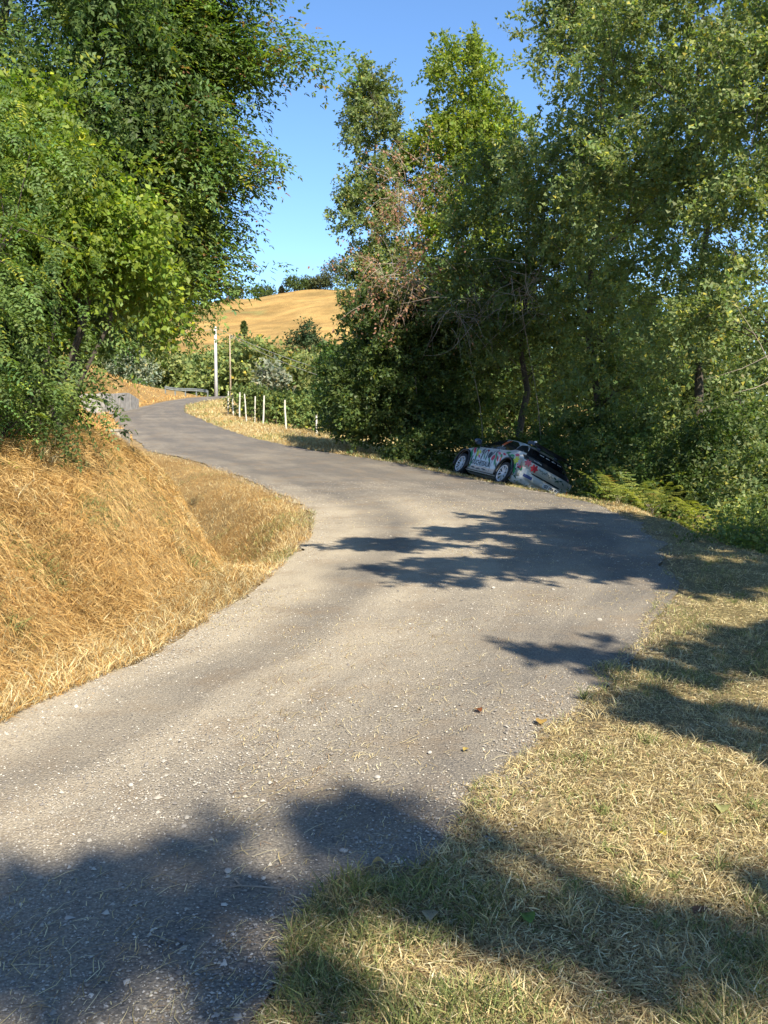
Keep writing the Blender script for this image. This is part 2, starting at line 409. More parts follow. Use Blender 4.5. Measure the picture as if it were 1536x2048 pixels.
tag(link('road', np_mesh('road', np.stack([rx, ry, rz], -1).reshape(-1, 3), Fq, M['road'], smooth=True, UV=UV)), kind='structure')
def zsurf(x, y):
    """height of whatever lies on top at a point: road sheet or ground"""
    x = np.asarray(x, float); y = np.asarray(y, float)
    z, dr, dl, s = height(x, y)
    a, b = at_y(XL, y), at_y(XR, y); uu = np.clip((x - a) / (b - a), 0, 1)
    zr_ = zroad(y) + .035 * (1 - (2 * uu - 1) ** 2) + .006
    on = (dr < 0) & (dl < 0)
    return np.where(on, zr_, z), dr, dl, s

# ------------------------------------------------------------------ plants: leaf and branch builders
def leaf_quads(P, A, Nn, L, W):
    """P base, A axis, Nn normal: one folded diamond for each leaf"""
    B = unit(np.cross(Nn, A)); Nn = unit(np.cross(A, B))
    L = L[:, None]; W = W[:, None]
    V = np.stack([P, P + A * L * .45 + B * W * .5 + Nn * W * .12, P + A * L - Nn * L * .08, P + A * L * .45 - B * W * .5 + Nn * W * .12], 1)
    return V.reshape(-1, 3)

def leaf_tris(P, A, Nn, L, W):
    B = unit(np.cross(Nn, A)); L = L[:, None] * 1.12; W = W[:, None] * 1.15
    return np.stack([P - B * W * .12, P + A * L * .52 + B * W * .62, P + A * L - B * W * .3], 1).reshape(-1, 3)

def quads_for(n): return np.arange(n * 4, dtype=np.int32).reshape(n, 4)
def faces_of(V, k): return np.arange(len(V), dtype=np.int32).reshape(-1, k)

def frond_quads(r, P, A, Nn, L, pairs, size):
    """pinnate leaves: leaflets set in pairs along a drooping rachis"""
    n = len(P); B = unit(np.cross(Nn, A)); Nn = unit(np.cross(A, B))
    out = []
    ts = np.linspace(.18, .95, pairs)
    for t in ts:
        C = P + A * (L * t)[:, None] - np.array([0, 0, 1.]) * (L * .35 * t * t)[:, None]
        sz = size * (1.0 - .35 * abs(t - .5) * 2) * (.85 + .3 * r.random(n))
        for sg in (-1, 1):
            ax = unit(B * sg + A * .35 + r.normal(0, .12, (n, 3)) - np.array([0, 0, .15]))
            nn = unit(Nn + r.normal(0, .25, (n, 3)))
            out.append(leaf_quads(C, ax, nn, sz, sz * .45))
    C = P + A * (L * .97)[:, None] - np.array([0, 0, 1.]) * (L * .33)[:, None]
    out.append(leaf_quads(C, unit(A - np.array([0, 0, .3])), Nn, np.full(n, size), np.full(n, size * .48)))
    V = np.stack([o.reshape(n, 4, 3) for o in out], 1)          # n, leaflets, 4, 3
    return V.reshape(-1, 3), V.shape[1]

def sample_clumps(r, lobes, n):
    w = np.array([l[3] * l[4] + l[4] * l[5] + l[3] * l[5] for l in lobes]); w = w / w.sum()
    k = r.choice(len(lobes), n, p=w); Lb = np.array([l[:6] for l in lobes])[k]
    d = unit(r.normal(size=(n, 3)))
    d[:, 2] = np.where((d[:, 2] < -.3) & (r.random(n) < .5), -d[:, 2], d[:, 2])
    rad = .42 + .58 * r.random(n) ** .6
    rad = rad * (.82 + .36 * r.random(n))
    C = Lb[:, :3] + d * rad[:, None] * Lb[:, 3:6]
    return C, d, Lb

def foliage(r, lobes, clumps, twigs, per, leaf, colour, twig=.5, droop=.15, kind='leaf', pairs=5, flen=.22, vary=.3, yellow=.06, flat=1.0, up=.55, pods=0.0, tri=True):
    C, d, Lb = sample_clumps(r, lobes, clumps)
    cf = 1 + vary * r.normal(size=clumps) * .6
    T = np.repeat(np.arange(clumps), twigs); n = len(T)
    td = unit(d[T] * .7 + r.normal(0, .75, (n, 3)) + np.array([0, 0, .15]))
    td[:, 2] *= flat; td = unit(td)
    tl = twig * (.5 + .8 * r.random(n))
    base = C[T] + r.normal(0, .12 * twig * 2, (n, 3))
    K = np.repeat(np.arange(n), per); m = len(K); t = r.random(m) ** .8
    P = base[K] + td[K] * (tl[K] * t)[:, None] - np.array([0, 0, 1.]) * (droop * tl[K] * t * t)[:, None] + r.normal(0, .045 * twig * 2, (m, 3))
    A = unit(td[K] * .6 + r.normal(0, .7, (m, 3)) * np.array([1, 1, flat]) - np.array([0, 0, droop]))
    Nn = unit(np.array([0, 0, up]) + r.normal(0, .55, (m, 3)) + d[T][K] * .35)
    c = np.asarray(colour)[None] * np.clip(cf[T][K], .45, 1.8)[:, None] * (.8 + .4 * r.random(m))[:, None]
    hue = r.normal(0, .10, m)[:, None] * np.array([1.0, .1, -.4]); c = c * (1 + hue)
    yl = r.random(m) < yellow; c[yl] = c[yl] * np.array([2.1, 1.55, .8])
    pd = r.random(m) < pods; c[pd] = np.array([.30, .16, .08]) * (.7 + .6 * r.random((pd.sum(), 1)))
    c = np.clip(c, .004, .5)
    if kind == 'leaf':
        sz = leaf * (.65 + .7 * r.random(m))
        V = leaf_tris(P, A, Nn, sz, sz * .72) if tri else leaf_quads(P, A, Nn, sz, sz * .68); per_l = .75 if tri else 1
    else:
        V, per_l = frond_quads(r, P, A, Nn, flen * (.7 + .6 * r.random(m)), pairs, leaf)
    Cc = np.repeat(c, int(per_l * 4), 0)
    return V, Cc, C

def branches(r, mb, base, top, r0, targets, clumps, thin=.012, limbs=10):
    base, top = np.array(base, float), np.array(top, float)
    H = top - base
    pts = []
    for k in range(9):
        t = k / 8; pts.append(base + H * t + np.array([r.normal(0, .035), r.normal(0, .035), 0]) * np.linalg.norm(H) * .35 * math.sin(math.pi * t))
    mb.tube(pts, [r0 * (1.25 if k == 0 else 1) * (1 - .82 * k / 8) for k in range(9)], 8)
    pa = np.array(pts)
    lim_ends = []
    idx = r.permutation(len(clumps))[:limbs]
    for i in idx:
        c = clumps[i]; hz = np.linalg.norm(c[:2] - base[:2])
        zt = np.clip((c[2] - base[2] - .55 * hz) / max(H[2], .1), .12, .97)
        k = zt * 8; a = pa[int(k)] * (1 - k % 1) + pa[min(int(k) + 1, 8)] * (k % 1)
        rr = max(.018, r0 * (1 - .8 * zt) * .5)
        q = [a + (c - a) * t + np.array([r.normal(0, .05), r.normal(0, .05), .18 * hz * math.sin(math.pi * t) * .5]) * (1 if 0 < t < 1 else 0) for t in (0, .25, .5, .75, 1)]
        mb.tube(q, [rr, rr * .75, rr * .52, rr * .34, thin * .6], 5, cap=False); lim_ends += q[1:]
    if len(lim_ends):
        E = np.array(lim_ends)
        for c in clumps[r.permutation(len(clumps))[:140]]:
            j = np.argmin(((E - c) ** 2).sum(1)); a = E[j]
            mb.tube([a, (a + c) / 2 + r.normal(0, .08, 3), c], [thin, thin * .7, thin * .3], 3, cap=False)

def make_tree(name, seed, base, lobes, trunk_r, clumps, twigs, per, leaf, colour, label, cat='tree', group=None, bark='bark', mat='leaf', limbs=12, trunk_top=None, lean=(0, 0), **kw):
    """lobes are given in world terms relative to the tree's base"""
    r = np.random.default_rng(seed)
    root = empty(name, base); tag(root, label, cat, group)
    V, Cc, C = foliage(r, lobes, clumps, twigs, per, leaf, colour, **kw)
    cr = link('crown', np_mesh('crown', V, faces_of(V, 4 if kw.get('kind') == 'frond' or not kw.get('tri', True) else 3), M[mat], Cc), root); cr['kind'] = 'stuff'
    mb = MB(); top = trunk_top or (np.mean([l[0] for l in lobes]), np.mean([l[1] for l in lobes]), max(l[2] + .3 * l[5] for l in lobes))
    branches(r, mb, (0, 0, -.3), top, trunk_r, None, C, limbs=limbs)
    mb.build('trunk', M[bark], root, smooth=True)
    return root

def make_bush(name, seed, base, lobes, clumps, twigs, per, leaf, colour, label, cat='bush', group=None, mat='leaf', stems=7, bark='bark', **kw):
    r = np.random.default_rng(seed)
    root = empty(name, base); tag(root, label, cat, group)
    V, Cc, C = foliage(r, lobes, clumps, twigs, per, leaf, colour, **kw)
    cr = link('foliage', np_mesh('foliage', V, faces_of(V, 3 if kw.get('tri', True) else 4), M[mat], Cc), root); cr['kind'] = 'stuff'
    mb = MB()
    for c in C[r.permutation(len(C))[:stems]]:
        b = np.array([c[0] * .25, c[1] * .25, -.2])
        mb.tube([b, b + (c - b) * .5 + np.array([*(r.normal(0, .12, 2)), .1]), c], [.03, .02, .006], 5, cap=False)
    mb.build('stems', M[bark], root, smooth=True)
    return root

def W(base, *lobes):
    """lobes from world coordinates to the tree's own"""
    return [(l[0] - base[0], l[1] - base[1], l[2] - base[2], *l[3:]) for l in lobes]

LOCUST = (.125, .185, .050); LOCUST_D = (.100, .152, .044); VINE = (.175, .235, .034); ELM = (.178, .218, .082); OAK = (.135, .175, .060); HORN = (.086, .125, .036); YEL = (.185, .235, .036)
def gz(x, y, d=0.0): return (x, y, h1(x, y) + d)

# ---- left of the road, on the bank
LG, RG = 'trees on the left bank', 'trees right of the road'
b = gz(-4.9, 8.6)
make_tree('locust_tree', 101, b, W(b, (-3.75, 8.6, 2.5, 1.05, 1.1, 1.3), (-4.6, 8.8, 4.2, 1.5, 1.4, 1.4), (-3.9, 8.7, 1.7, .8, .9, .5)), .11, 190, 4, 5, .056, LOCUST,
          'nearest locust tree on the left bank, feathery blue-green fronds hanging to the dry grass', group=LG, kind='frond', pairs=7, flen=.30, twig=.5, droop=.5, flat=.6, up=1.3, mat='leaf_soft')
b = gz(-6.4, 13.4)
make_tree('locust_tree', 102, b, W(b, (-5.6, 13.0, 4.4, 2.2, 1.6, 2.6), (-5.4, 13.4, 7.6, 2.4, 1.8, 2.6), (-4.2, 13.2, 8.2, 1.6, 1.4, 1.8), (-3.6, 13.6, 6.2, 1.1, 1.2, 1.4)), .16, 320, 6, 7, .09, LOCUST_D,
          'tall dense locust tree behind the bright climbing vine on the left bank', group=LG, kind='frond', pairs=3, flen=.24, twig=.7, droop=.3, mat='leaf_soft')
b = gz(-5.4, 15.6)
make_tree('locust_tree', 103, b, W(b, (-3.9, 15.4, 7.0, 1.5, 1.4, 1.6), (-4.4, 15.6, 5.0, 1.4, 1.3, 1.4), (-2.75, 15.2, 7.1, .75, .8, .4), (-1.55, 15.0, 7.25, .5, .45, .12), (-2.3, 15.1, 8.3, .55, .6, .25), (-2.9, 15.2, 5.6, .7, .8, .25), (-3.4, 15.3, 8.6, 1.3, 1.2, .8), (-2.95, 15.2, 4.9, .6, .7, .2), (-2.3, 15.2, 5.75, .35, .4, .1), (-3.0, 15.2, 4.1, .5, .7, .3), (-3.7, 15.2, 4.2, 1.0, .9, .9), (-3.2, 15.2, 6.3, .7, .8, .2), (-3.3, 15.3, 6.4, .75, .9, 1.5), (-3.5, 15.3, 4.8, .8, .9, .9), (-3.0, 15.3, 7.8, .8, .8, .6)), .14, 500, 8, 5, .10, LOCUST,
          'locust tree on the left bank whose long leafy branch reaches furthest over the road', group=LG, kind='frond', pairs=3, flen=.33, twig=.5, droop=.25, flat=.3, up=1.8, mat='leaf_soft', yellow=.10, pods=.06, vary=.45)
b = gz(-7.6, 22.5)
make_tree('locust_tree', 104, b, W(b, (-5.5, 22.3, 5.3, 1.6, 1.4, 1.5), (-6.8, 22.5, 4.6, 1.4, 1.4, 1.1), (-4.8, 22.0, 4.4, .8, .8, .8), (-7.4, 22, 7.4, 1.9, 1.7, 2), (-5.9, 22, 4.3, .8, .8, .5), (-6.4, 21.6, 4.6, 1.2, 1.0, 1.0)), .15, 330, 6, 5, .105, LOCUST_D,
          'furthest locust tree on the left, dark branches drooping above the grey concrete walls', group=LG, kind='frond', pairs=3, flen=.28, twig=.6, droop=.4, mat='leaf_soft')
b = gz(-4.2, 10.6)
make_bush('climbing_vine', 105, b, W(b, (-3.3, 10.2, 4.15, .6, .6, .45), (-3.0, 10.2, 3.5, .6, .6, .4), (-3.8, 10.3, 3.3, .8, .7, .7), (-2.7, 10.3, 3.05, .4, .5, .3), (-3.9, 10.3, 4.8, .55, .5, .35), (-2.75, 10.4, 3.75, .35, .4, .25), (-4.4, 10.2, 4.2, .6, .6, .6)), 230, 6, 18, .065, VINE,
          'bright yellow-green vine heaped over the trees on the left bank', 'vine', twig=.35, droop=.5, yellow=.05, stems=14, tri=False)
b = gz(-4.4, 11.6)
make_bush('bramble_bush', 106, b, W(b, (-5.0, 11.6, 1.9, .8, .8, .8), (-4.8, 11.8, 2.0, .6, .6, .5), (-5.6, 11.2, 2.2, .9, .8, .9), (-4.3, 11.2, 2.9, .8, .7, .8), (-3.7, 11.6, 3.3, .5, .5, .4)), 290, 5, 16, .08, HORN,
          'dark bramble bush at the foot of the left trees on top of the dry bank', twig=.35, droop=.4)
b = gz(-6.9, 18.6)
make_bush('bramble_bush', 107, b, W(b, (-6.9, 18.6, 1.9, .8, .9, .8), (-7.8, 19.2, 2.4, 1.2, 1.2, 1.3), (-7.0, 18.4, 3.1, .8, .9, .7)), 230, 5, 16, .09, HORN,
          'shadowy bush at the left end of the ditch beside the broken concrete block', twig=.4, droop=.4)
b = gz(-4.9, 9.6)
make_bush('bramble_bush', 108, b, W(b, (-4.2, 9.4, 1.75, .9, .6, .5), (-5.0, 9.2, 2.0, .9, .7, .7)), 120, 5, 14, .07, OAK,
          'scrubby weeds along the top edge of the golden bank below the fronds', twig=.4, droop=.3)

# ---- right of the road
b = gz(.1, 51.0)
make_tree('poplar_tree', 111, b, W(b, (-.6, 50.5, 16.6, 1.35, 1.4, 3.2), (-.75, 50.5, 12.3, 1.85, 1.7, 2.0), (-.2, 51, 8.6, 1.9, 1.7, 2.4)), .15, 330, 5, 22, .16, ELM,
          'slender pointed tree at the left end of the right-hand wood, against blue sky', group=RG, trunk_top=(-.7, -.5, 18.5), twig=.75, yellow=.05)
b = gz(4.2, 52.5)
make_tree('elm_tree', 112, b, W(b, (3.85, 52, 19.6, 1.8, 1.8, 2.4), (3.3, 52, 15.5, 2.8, 2.5, 2.3), (5.4, 52, 16.0, 2.4, 2.1, 2.6), (3.9, 52, 11.2, 3.2, 2.3, 2.7), (4.6, 52, 7.6, 3.1, 2.2, 2.2)), .2, 520, 5, 22, .17, YEL,
          'yellow-green tree with a rounded top standing alone above the middle of the wood', group=RG, twig=.85, yellow=.06)
b = gz(4.4, 31.5)
make_tree('elm_tree', 113, b, W(b, (3.9, 31, 8.4, 1.9, 1.6, 2.0), (4.9, 31, 6.0, 1.9, 1.7, 1.8), (3.0, 31, 5.6, 1.5, 1.3, 1.5), (4.8, 31, 3.6, 2.2, 1.6, 1.6), (6.4, 31, 8.0, 1.6, 1.5, 2.2)), .15, 480, 5, 22, .105, OAK,
          'shaded dark green tree directly above and behind the crashed car', group=RG, twig=.6)
b = gz(6.2, 27.5)
make_tree('oak_tree', 114, b, W(b, (5.3, 27, 11.4, 1.7, 1.7, 2.4), (4.9, 27, 8.2, 1.6, 1.7, 1.9), (6.3, 27, 13.6, 2.0, 1.8, 2.2), (6.3, 27.2, 7.0, 2.0, 1.7, 2.0), (6.2, 27.4, 4.4, 1.9, 1.6, 1.7), (7.8, 27.4, 9.6, 1.8, 1.6, 2.6), (6.3, 27, 2.2, 1.5, 1.2, 1.7)), .15, 680, 5, 22, .10, ELM,
          'tall tree right of the yellow-green one, its top cut off by the frame', group=RG, twig=.55)
b = gz(7.6, 23.0)
make_tree('oak_tree', 115, b, W(b, (6.4, 22.5, 9.6, 2.0, 1.8, 2.2), (5.8, 22.4, 6.6, 1.6, 1.6, 1.7), (7.6, 22.6, 11.6, 2.2, 2.0, 2.0), (8.0, 22.8, 7.4, 1.9, 1.7, 2.1), (6.8, 22.8, 4.4, 1.9, 1.5, 1.5), (9.0, 22.8, 4.8, 1.3, 1.3, 1.2), (7.6, 22.5, 2.3, 1.4, 1.1, 1.8)), .14, 660, 5, 22, .09, ELM,
          'broad leafy tree filling the upper right of the wood', group=RG, twig=.5)
b = gz(8.6, 19.0)
make_tree('oak_tree', 116, b, W(b, (7.4, 18.6, 7.6, 1.4, 1.5, 1.8), (7.0, 18.6, 5.4, 1.2, 1.3, 1.0), (8.6, 18.8, 9.4, 1.9, 1.7, 1.9), (6.6, 18.6, 3.4, 1.3, 1.1, .8)), .13, 420, 5, 22, .08, ELM,
          'nearest tree of the right-hand wood, along the right edge of the view', group=RG, trunk_top=(-.6, -.2, 8.5), twig=.5, yellow=.1)
b = gz(.9, 33.8)
make_tree('hornbeam_tree', 117, b, W(b, (.75, 33.3, 3.4, 2.4, 1.6, 2.0), (.3, 33.2, 5.2, 1.7, 1.4, 1.2), (2.6, 33.2, 3.6, 1.7, 1.4, 2.2), (-1.1, 33.5, 2.4, .9, 1.0, 1.4), (.8, 33, 1.7, 2.2, 1.2, .9)), .12, 620, 5, 20, .11, HORN,
          'low dark hornbeam between the vineyard posts and the crashed car', group=RG, twig=.55, droop=.3)
b = gz(-1.0, 36.8)
make_bush('elder_bush', 118, b, W(b, (-1.5, 36.8, 3.4, 1.0, 1.0, 1.4), (-.7, 36.5, 2.6, 1.1, .9, 1.4), (-1.7, 36.6, 2.0, .7, .7, .9)), 200, 5, 18, .12, (.075, .13, .03),
          'brighter green bush at the left edge of the wood beside the last white post', twig=.5)
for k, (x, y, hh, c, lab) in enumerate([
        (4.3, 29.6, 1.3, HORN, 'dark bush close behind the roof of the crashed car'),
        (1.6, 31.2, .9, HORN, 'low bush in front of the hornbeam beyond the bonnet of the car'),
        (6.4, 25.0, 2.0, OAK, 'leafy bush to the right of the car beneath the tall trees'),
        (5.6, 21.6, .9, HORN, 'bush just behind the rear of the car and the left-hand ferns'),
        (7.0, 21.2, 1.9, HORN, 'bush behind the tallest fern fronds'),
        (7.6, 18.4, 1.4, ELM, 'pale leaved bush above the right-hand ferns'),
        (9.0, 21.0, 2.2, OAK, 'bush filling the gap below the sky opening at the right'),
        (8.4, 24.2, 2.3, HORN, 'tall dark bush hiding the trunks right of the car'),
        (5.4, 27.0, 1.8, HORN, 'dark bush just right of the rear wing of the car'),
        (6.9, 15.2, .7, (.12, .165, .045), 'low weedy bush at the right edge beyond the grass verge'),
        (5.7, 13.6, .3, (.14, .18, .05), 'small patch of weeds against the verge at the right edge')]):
    b = gz(x, y)
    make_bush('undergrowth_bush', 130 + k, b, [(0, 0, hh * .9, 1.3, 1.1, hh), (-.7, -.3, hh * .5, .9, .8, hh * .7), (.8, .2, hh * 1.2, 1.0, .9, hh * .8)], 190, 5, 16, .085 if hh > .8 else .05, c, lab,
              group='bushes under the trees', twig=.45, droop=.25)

# ---- trees that stand to the right of the camera, outside the view, and shade the road
def shade_tree(seed, lobes, base, label, clumps=90):
    b = gz(*base); return make_tree('oak_tree', seed, b, W(b, *lobes), .15, clumps, 6, 18, .135, ELM, label, group=RG, twig=.3, limbs=8)
def SG(gx, gy, z, *rad):
    """a bough at height z whose shadow falls round (gx, gy)"""
    k = z / SUN.z; return (gx + SUN.x * k, gy + SUN.y * k, z, *rad)
shade_tree(141, [SG(1.1, 10.1, 6.0, 1.3, .8, .35), SG(2.6, 10.2, 6.0, 1.3, .9, .4), SG(3.7, 9.8, 6.0, 1.2, .7, .3), SG(3.0, 11.6, 6.0, 1.5, 1.2, .5), SG(3.4, 15.4, 6.4, 1.6, 1.8, .7), SG(.1, 12.4, 6.1, .8, .5, .2), SG(4.4, 13.4, 6.6, 1.4, 1.5, 1.0), SG(5.0, 10.6, 5.6, 1.2, .9, .6), SG(1.9, 13.6, 6.1, 1.3, 1.0, .4)], (7.2, 6.6), 'tree beside the verge whose crown shades the bend', 500)
shade_tree(142, [SG(-.35, 3.5, 10.8, .45, .22, .12), SG(-.75, 2.78, 10.8, .75, .2, .12), SG(.35, 3.35, 10.9, .3, .2, .12), SG(.75, 2.8, 10.8, .3, .15, .1), SG(-1.5, 2.85, 10.8, .45, .2, .12), SG(1.3, 3.05, 10.8, .2, .1, .1), SG(1.15, 2.4, 11, .35, .12, .1), SG(-1.05, 2.72, 10.9, .4, .16, .1), SG(-.2, 2.75, 10.9, .4, .16, .1), SG(3.4, 1.2, 11.2, 1.0, .7, .6)], (9.4, -9.6), 'tree behind the viewer that throws the soft foreground shadow', 74)
shade_tree(143, [SG(1.55, 6.3, 6.0, .45, .18, .12), SG(2.5, 6.2, 6.1, .6, .4, .25), SG(2.0, 5.0, 6.0, .45, .2, .12), SG(3.6, 6.6, 5.8, .8, .7, .6)], (6.9, .4), 'tree that throws the small shadow across the verge', 75)

# ------------------------------------------------------------------ far woods, hilltop trees
def mass(name, trees, leaf, per_tree, colour_fn, label, cat, seed, aspect=1.0, twig=1.4):
    """many far crowns that read as one wood"""
    r = np.random.default_rng(seed); Vs = []; Cs = []
    for (x, y, rad, hh) in trees:
        z = h1(x, y)
        lobes = [(x, y, z + hh * .55, rad, rad, hh * .5), (x + rad * r.normal(0, .4), y, z + hh * .35, rad * .9, rad * .9, hh * .36), (x + rad * r.normal(0, .4), y, z + hh * .75, rad * .6, rad * .6, hh * .3)]
        n = int(per_tree * (.7 + .6 * r.random()))
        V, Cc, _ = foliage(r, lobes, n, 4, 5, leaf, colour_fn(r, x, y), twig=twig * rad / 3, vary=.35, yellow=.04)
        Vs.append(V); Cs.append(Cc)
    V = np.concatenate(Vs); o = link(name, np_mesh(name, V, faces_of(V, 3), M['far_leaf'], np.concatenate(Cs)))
    return tag(o, label, cat, kind='stuff')

r = np.random.default_rng(50)
def px_x(px, d): return (px - 768) / 1900 * d
T = []
for k in range(95):
    d = 103 + 62 * r.random(); p = 170 + 560 * r.random()
    hh = (3.4 + 2.6 * r.random()) * (1.1 if d < 125 else .75)
    T.append((px_x(p, d), d, hh * .5, hh))
def wood_col(r, x, y):
    a = np.array([.16, .19, .055]); b_ = np.array([.11, .14, .05]); c = np.array([.17, .17, .065])
    w = r.dirichlet((1, 1, .7)); return (a * w[0] + b_ * w[1] + c * w[2]) * (.95 + .45 * r.random())
mass('woodland', T, .46, 75, wood_col, 'mixed green woodland across the foot of the golden hill', 'woodland', 51)
T = []
for k in range(70):
    d = 44 + 40 * r.random(); x = 1.5 + r.random() * .42 * d
    hh = 6.0 + 3.5 * r.random(); T.append((x, d, hh * .38, hh))
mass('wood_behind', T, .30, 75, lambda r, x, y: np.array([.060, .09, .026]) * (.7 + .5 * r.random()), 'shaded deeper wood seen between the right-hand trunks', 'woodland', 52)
for k, (px, d, hh, rad, lab, colr) in enumerate([
        (476, 306, 5.0, 2.0, 'single round tree on the skyline beside the left foliage', (.07, .10, .035)),
        (530, 310, 4.6, 3.4, 'broad low tree standing apart on the crest of the golden hill', (.08, .115, .035)),
        (567, 312, 4.0, .7, 'thin bare tree on the hill crest between two bushy ones', (.10, .09, .06)),
        (594, 310, 6.0, 3.2, 'bushiest tree on the hill crest near the middle of the skyline', (.075, .11, .034)),
        (622, 312, 5.5, 2.4, 'tree on the hill crest just right of the bushiest one', (.085, .105, .04)),
        (648, 308, 6.0, 2.4, 'rightmost crest tree before the wood hides the skyline', (.09, .10, .045)),
        (676, 300, 9.5, 4.2, 'crest tree half hidden behind the slender pointed tree', (.08, .095, .04)),
        (492, 232, 3.6, .5, 'small lone sapling in the middle of the mown hillside', (.07, .10, .03)),
        (612, 190, 8.5, 3.0, 'dark rounded tree low on the right of the hillside', (.045, .07, .03)),
        (268, 100, 4.5, 2.0, 'silvery leaved tree behind the concrete retaining wall', (.22, .25, .17)),
        (545, 78, 3.6, 1.3, 'silvery willow rising from the vineyard greenery', (.22, .24, .18))]):
    b = gz(px_x(px, d), d, -.2)
    make_tree('distant_tree', 160 + k, b, [(0, 0, hh * .6, rad, rad, hh * .4), (rad * .4, 0, hh * .45, rad * .8, rad * .8, hh * .33), (-rad * .45, 0, hh * .5, rad * .7, rad * .7, hh * .3)], .12,
              int(70 if rad < 1.5 else 150), 4, 5, .45 if d > 150 else .3, colr, lab, group='trees on and below the hill', mat='far_leaf', limbs=6, twig=1.3 * rad / 3, yellow=.03)

# ------------------------------------------------------------------ vineyard posts and vines
POSTS = [(-9.24, 56.55, 1.45, .03), (-8.74, 55.6, 1.40, -.05), (-8.21, 54.23, 1.5, .03), (-7.31, 50.87, 1.5, -.07), (-6.85, 50.47, 1.42, .04), (-6.31, 49.72, 1.55, .05), (-4.83, 47.22, 1.5, -.05), (-3.2, 45.26, 1.0, 0)]
order = ['leftmost', 'second', 'third', 'fourth', 'fifth', 'sixth', 'seventh', 'shorter rightmost']
for k, (x, y, hh, ln) in enumerate(POSTS):
    z = h1(x, y); mb = MB()
    r = np.random.default_rng(300 + k)
    w = .045 if k not in (3, 4) else .036
    pts = [(x + ln * t * hh + r.normal(0, .006), y, z - .3 + (hh + .3) * t) for t in (0, .25, .5, .75, 1)]
    mb.tube([(p[0] - x, p[1] - y, p[2] - z) for p in pts], [w * 1.1, w, w, w * .95, w * .9], 7)
    o = mb.build('vineyard_post', M['post'], loc=(x, y, z))
    tag(o, f'{order[k]} white vineyard post counting from the left' if k < 7 else 'shorter rightmost white vineyard post beside the dark wood', 'post', 'white vineyard posts')
for k, (x, y, hh, ln) in enumerate(POSTS):
    z = h1(x, y); r = np.random.default_rng(320 + k); dx, dy = .62, .78
    ln_ = 15.0; lob = []
    for t in np.arange(.7, ln_, .8):
        px, py = x + dx * t + r.normal(0, .08), y + dy * t; lob.append((px - x, py - y, h1(px, py) - z + .85 + r.normal(0, .1), .65, .5, .78))
    V, Cc, C = foliage(r, lob, 240, 4, 7, .17, np.array([.12, .16, .048]) * (.85 + .3 * r.random()), twig=.4, vary=.3, droop=.3)
    root = empty('vine_row', (x, y, z)); tag(root, f'row of leafy vines running back from the {order[k].split()[-1]} white post', 'vine row', 'rows of the vineyard')
    o = link('foliage', np_mesh('vine_foliage', V, faces_of(V, 3), M['far_leaf'], Cc), root); o['kind'] = 'stuff'
    mb = MB()
    for t in np.arange(1.0, ln_, 1.2):
        px, py = x + dx * t, y + dy * t; g = h1(px, py) - z
        mb.tube([(px - x, py - y, g - .1), (px - x + r.normal(0, .04), py - y, g + .4), (px - x, py - y, g + .9)], [.03, .025, .015], 4, cap=False)
    mb.build('vine_stems', M['bark'], root)['kind'] = 'stuff'

# ------------------------------------------------------------------ poles, wires, guard rail, walls
def pole(name, x, y, top, r0, r1, mat, label):
    z = h1(x, y); root = empty(name, (x, y, z)); tag(root, label, 'utility pole', 'utility poles on the far bend')
    mb = MB(); mb.tube([(0, 0, -.5), (0, 0, (top - z) * .5), (0, 0, top - z)], [r0, (r0 + r1) / 2, r1], 10); mb.build('shaft', M[mat], root, smooth=True)
    mb = MB(); mb.tube([(0, 0, 0), (.22, 0, 0), (.22, 0, .12)], .025, 5); o = mb.build('bracket', M['galv'], root, loc=(0, 0, top - z - .35))
    mb = MB(); mb.tube([(.22, 0, .12), (.22, 0, .16), (.22, 0, .24)], [.05, .06, .03], 8); mb.build('insulator', M['post'], o)
    return Vector((x + .22, y, top - .15))
p1 = pole('utility_pole', -14.9, 85, 10.25, .17, .10, 'pole', 'pale concrete utility pole beside the far bend of the road')
p2 = pole('utility_pole', -15.55, 97, 10.6, .10, .05, 'wood_pole', 'thin wooden utility pole behind the concrete one')
def wire(a, b, sag, label):
    mb = MB(); a, b = Vector(a), Vector(b)
    mb.tube([a.lerp(b, t) - Vector((0, 0, sag * 4 * t * (1 - t))) for t in np.linspace(0, 1, 14)], .014, 4)
    tag(mb.build('overhead_wire', M['wire']), label, 'wire', 'overhead wires')
wire(p1, (1.5, 52, 3.4), .5, 'overhead wire from the concrete pole down into the wood, upper of two')
wire(p2, (2.0, 58, 3.1), .7, 'overhead wire from the wooden pole down into the wood, lower of two')
wire(p1 - Vector((.3, 0, .1)), (-24, 74, 10.4), .7, 'overhead wire from the concrete pole into the left foliage')

gr = empty('guard_rail', (-19.0, 84, h1(-19, 84))); tag(gr, 'steel guard rail on the outside of the far bend', 'guard rail')
G0 = Vector((0, 0, 0)); g_pts = [Vector((-.2 + 2.9 * t, 0 + 4.5 * t - .8 * math.sin(t * 3), 0)) for t in np.linspace(0, 1, 9)]
def rail_prof():
    return [(-.02, .52), (.03, .56), (.03, .60), (-.02, .64), (-.02, .68), (.03, .72), (.03, .76), (-.02, .80)]
mb = MB(); V = []; prof = rail_prof()
for q in g_pts:
    z = h1(q.x - 19, q.y + 84) - gr.location.z
    for (o_, zz) in prof: V.append((q.x + o_ * .3, q.y - o_, zz + z))
n = len(prof); mb.add(V, [(i * n + k, i * n + k + 1, (i + 1) * n + k + 1, (i + 1) * n + k) for i in range(len(g_pts) - 1) for k in range(n - 1)])
mb.build('rail', M['galv'], gr)
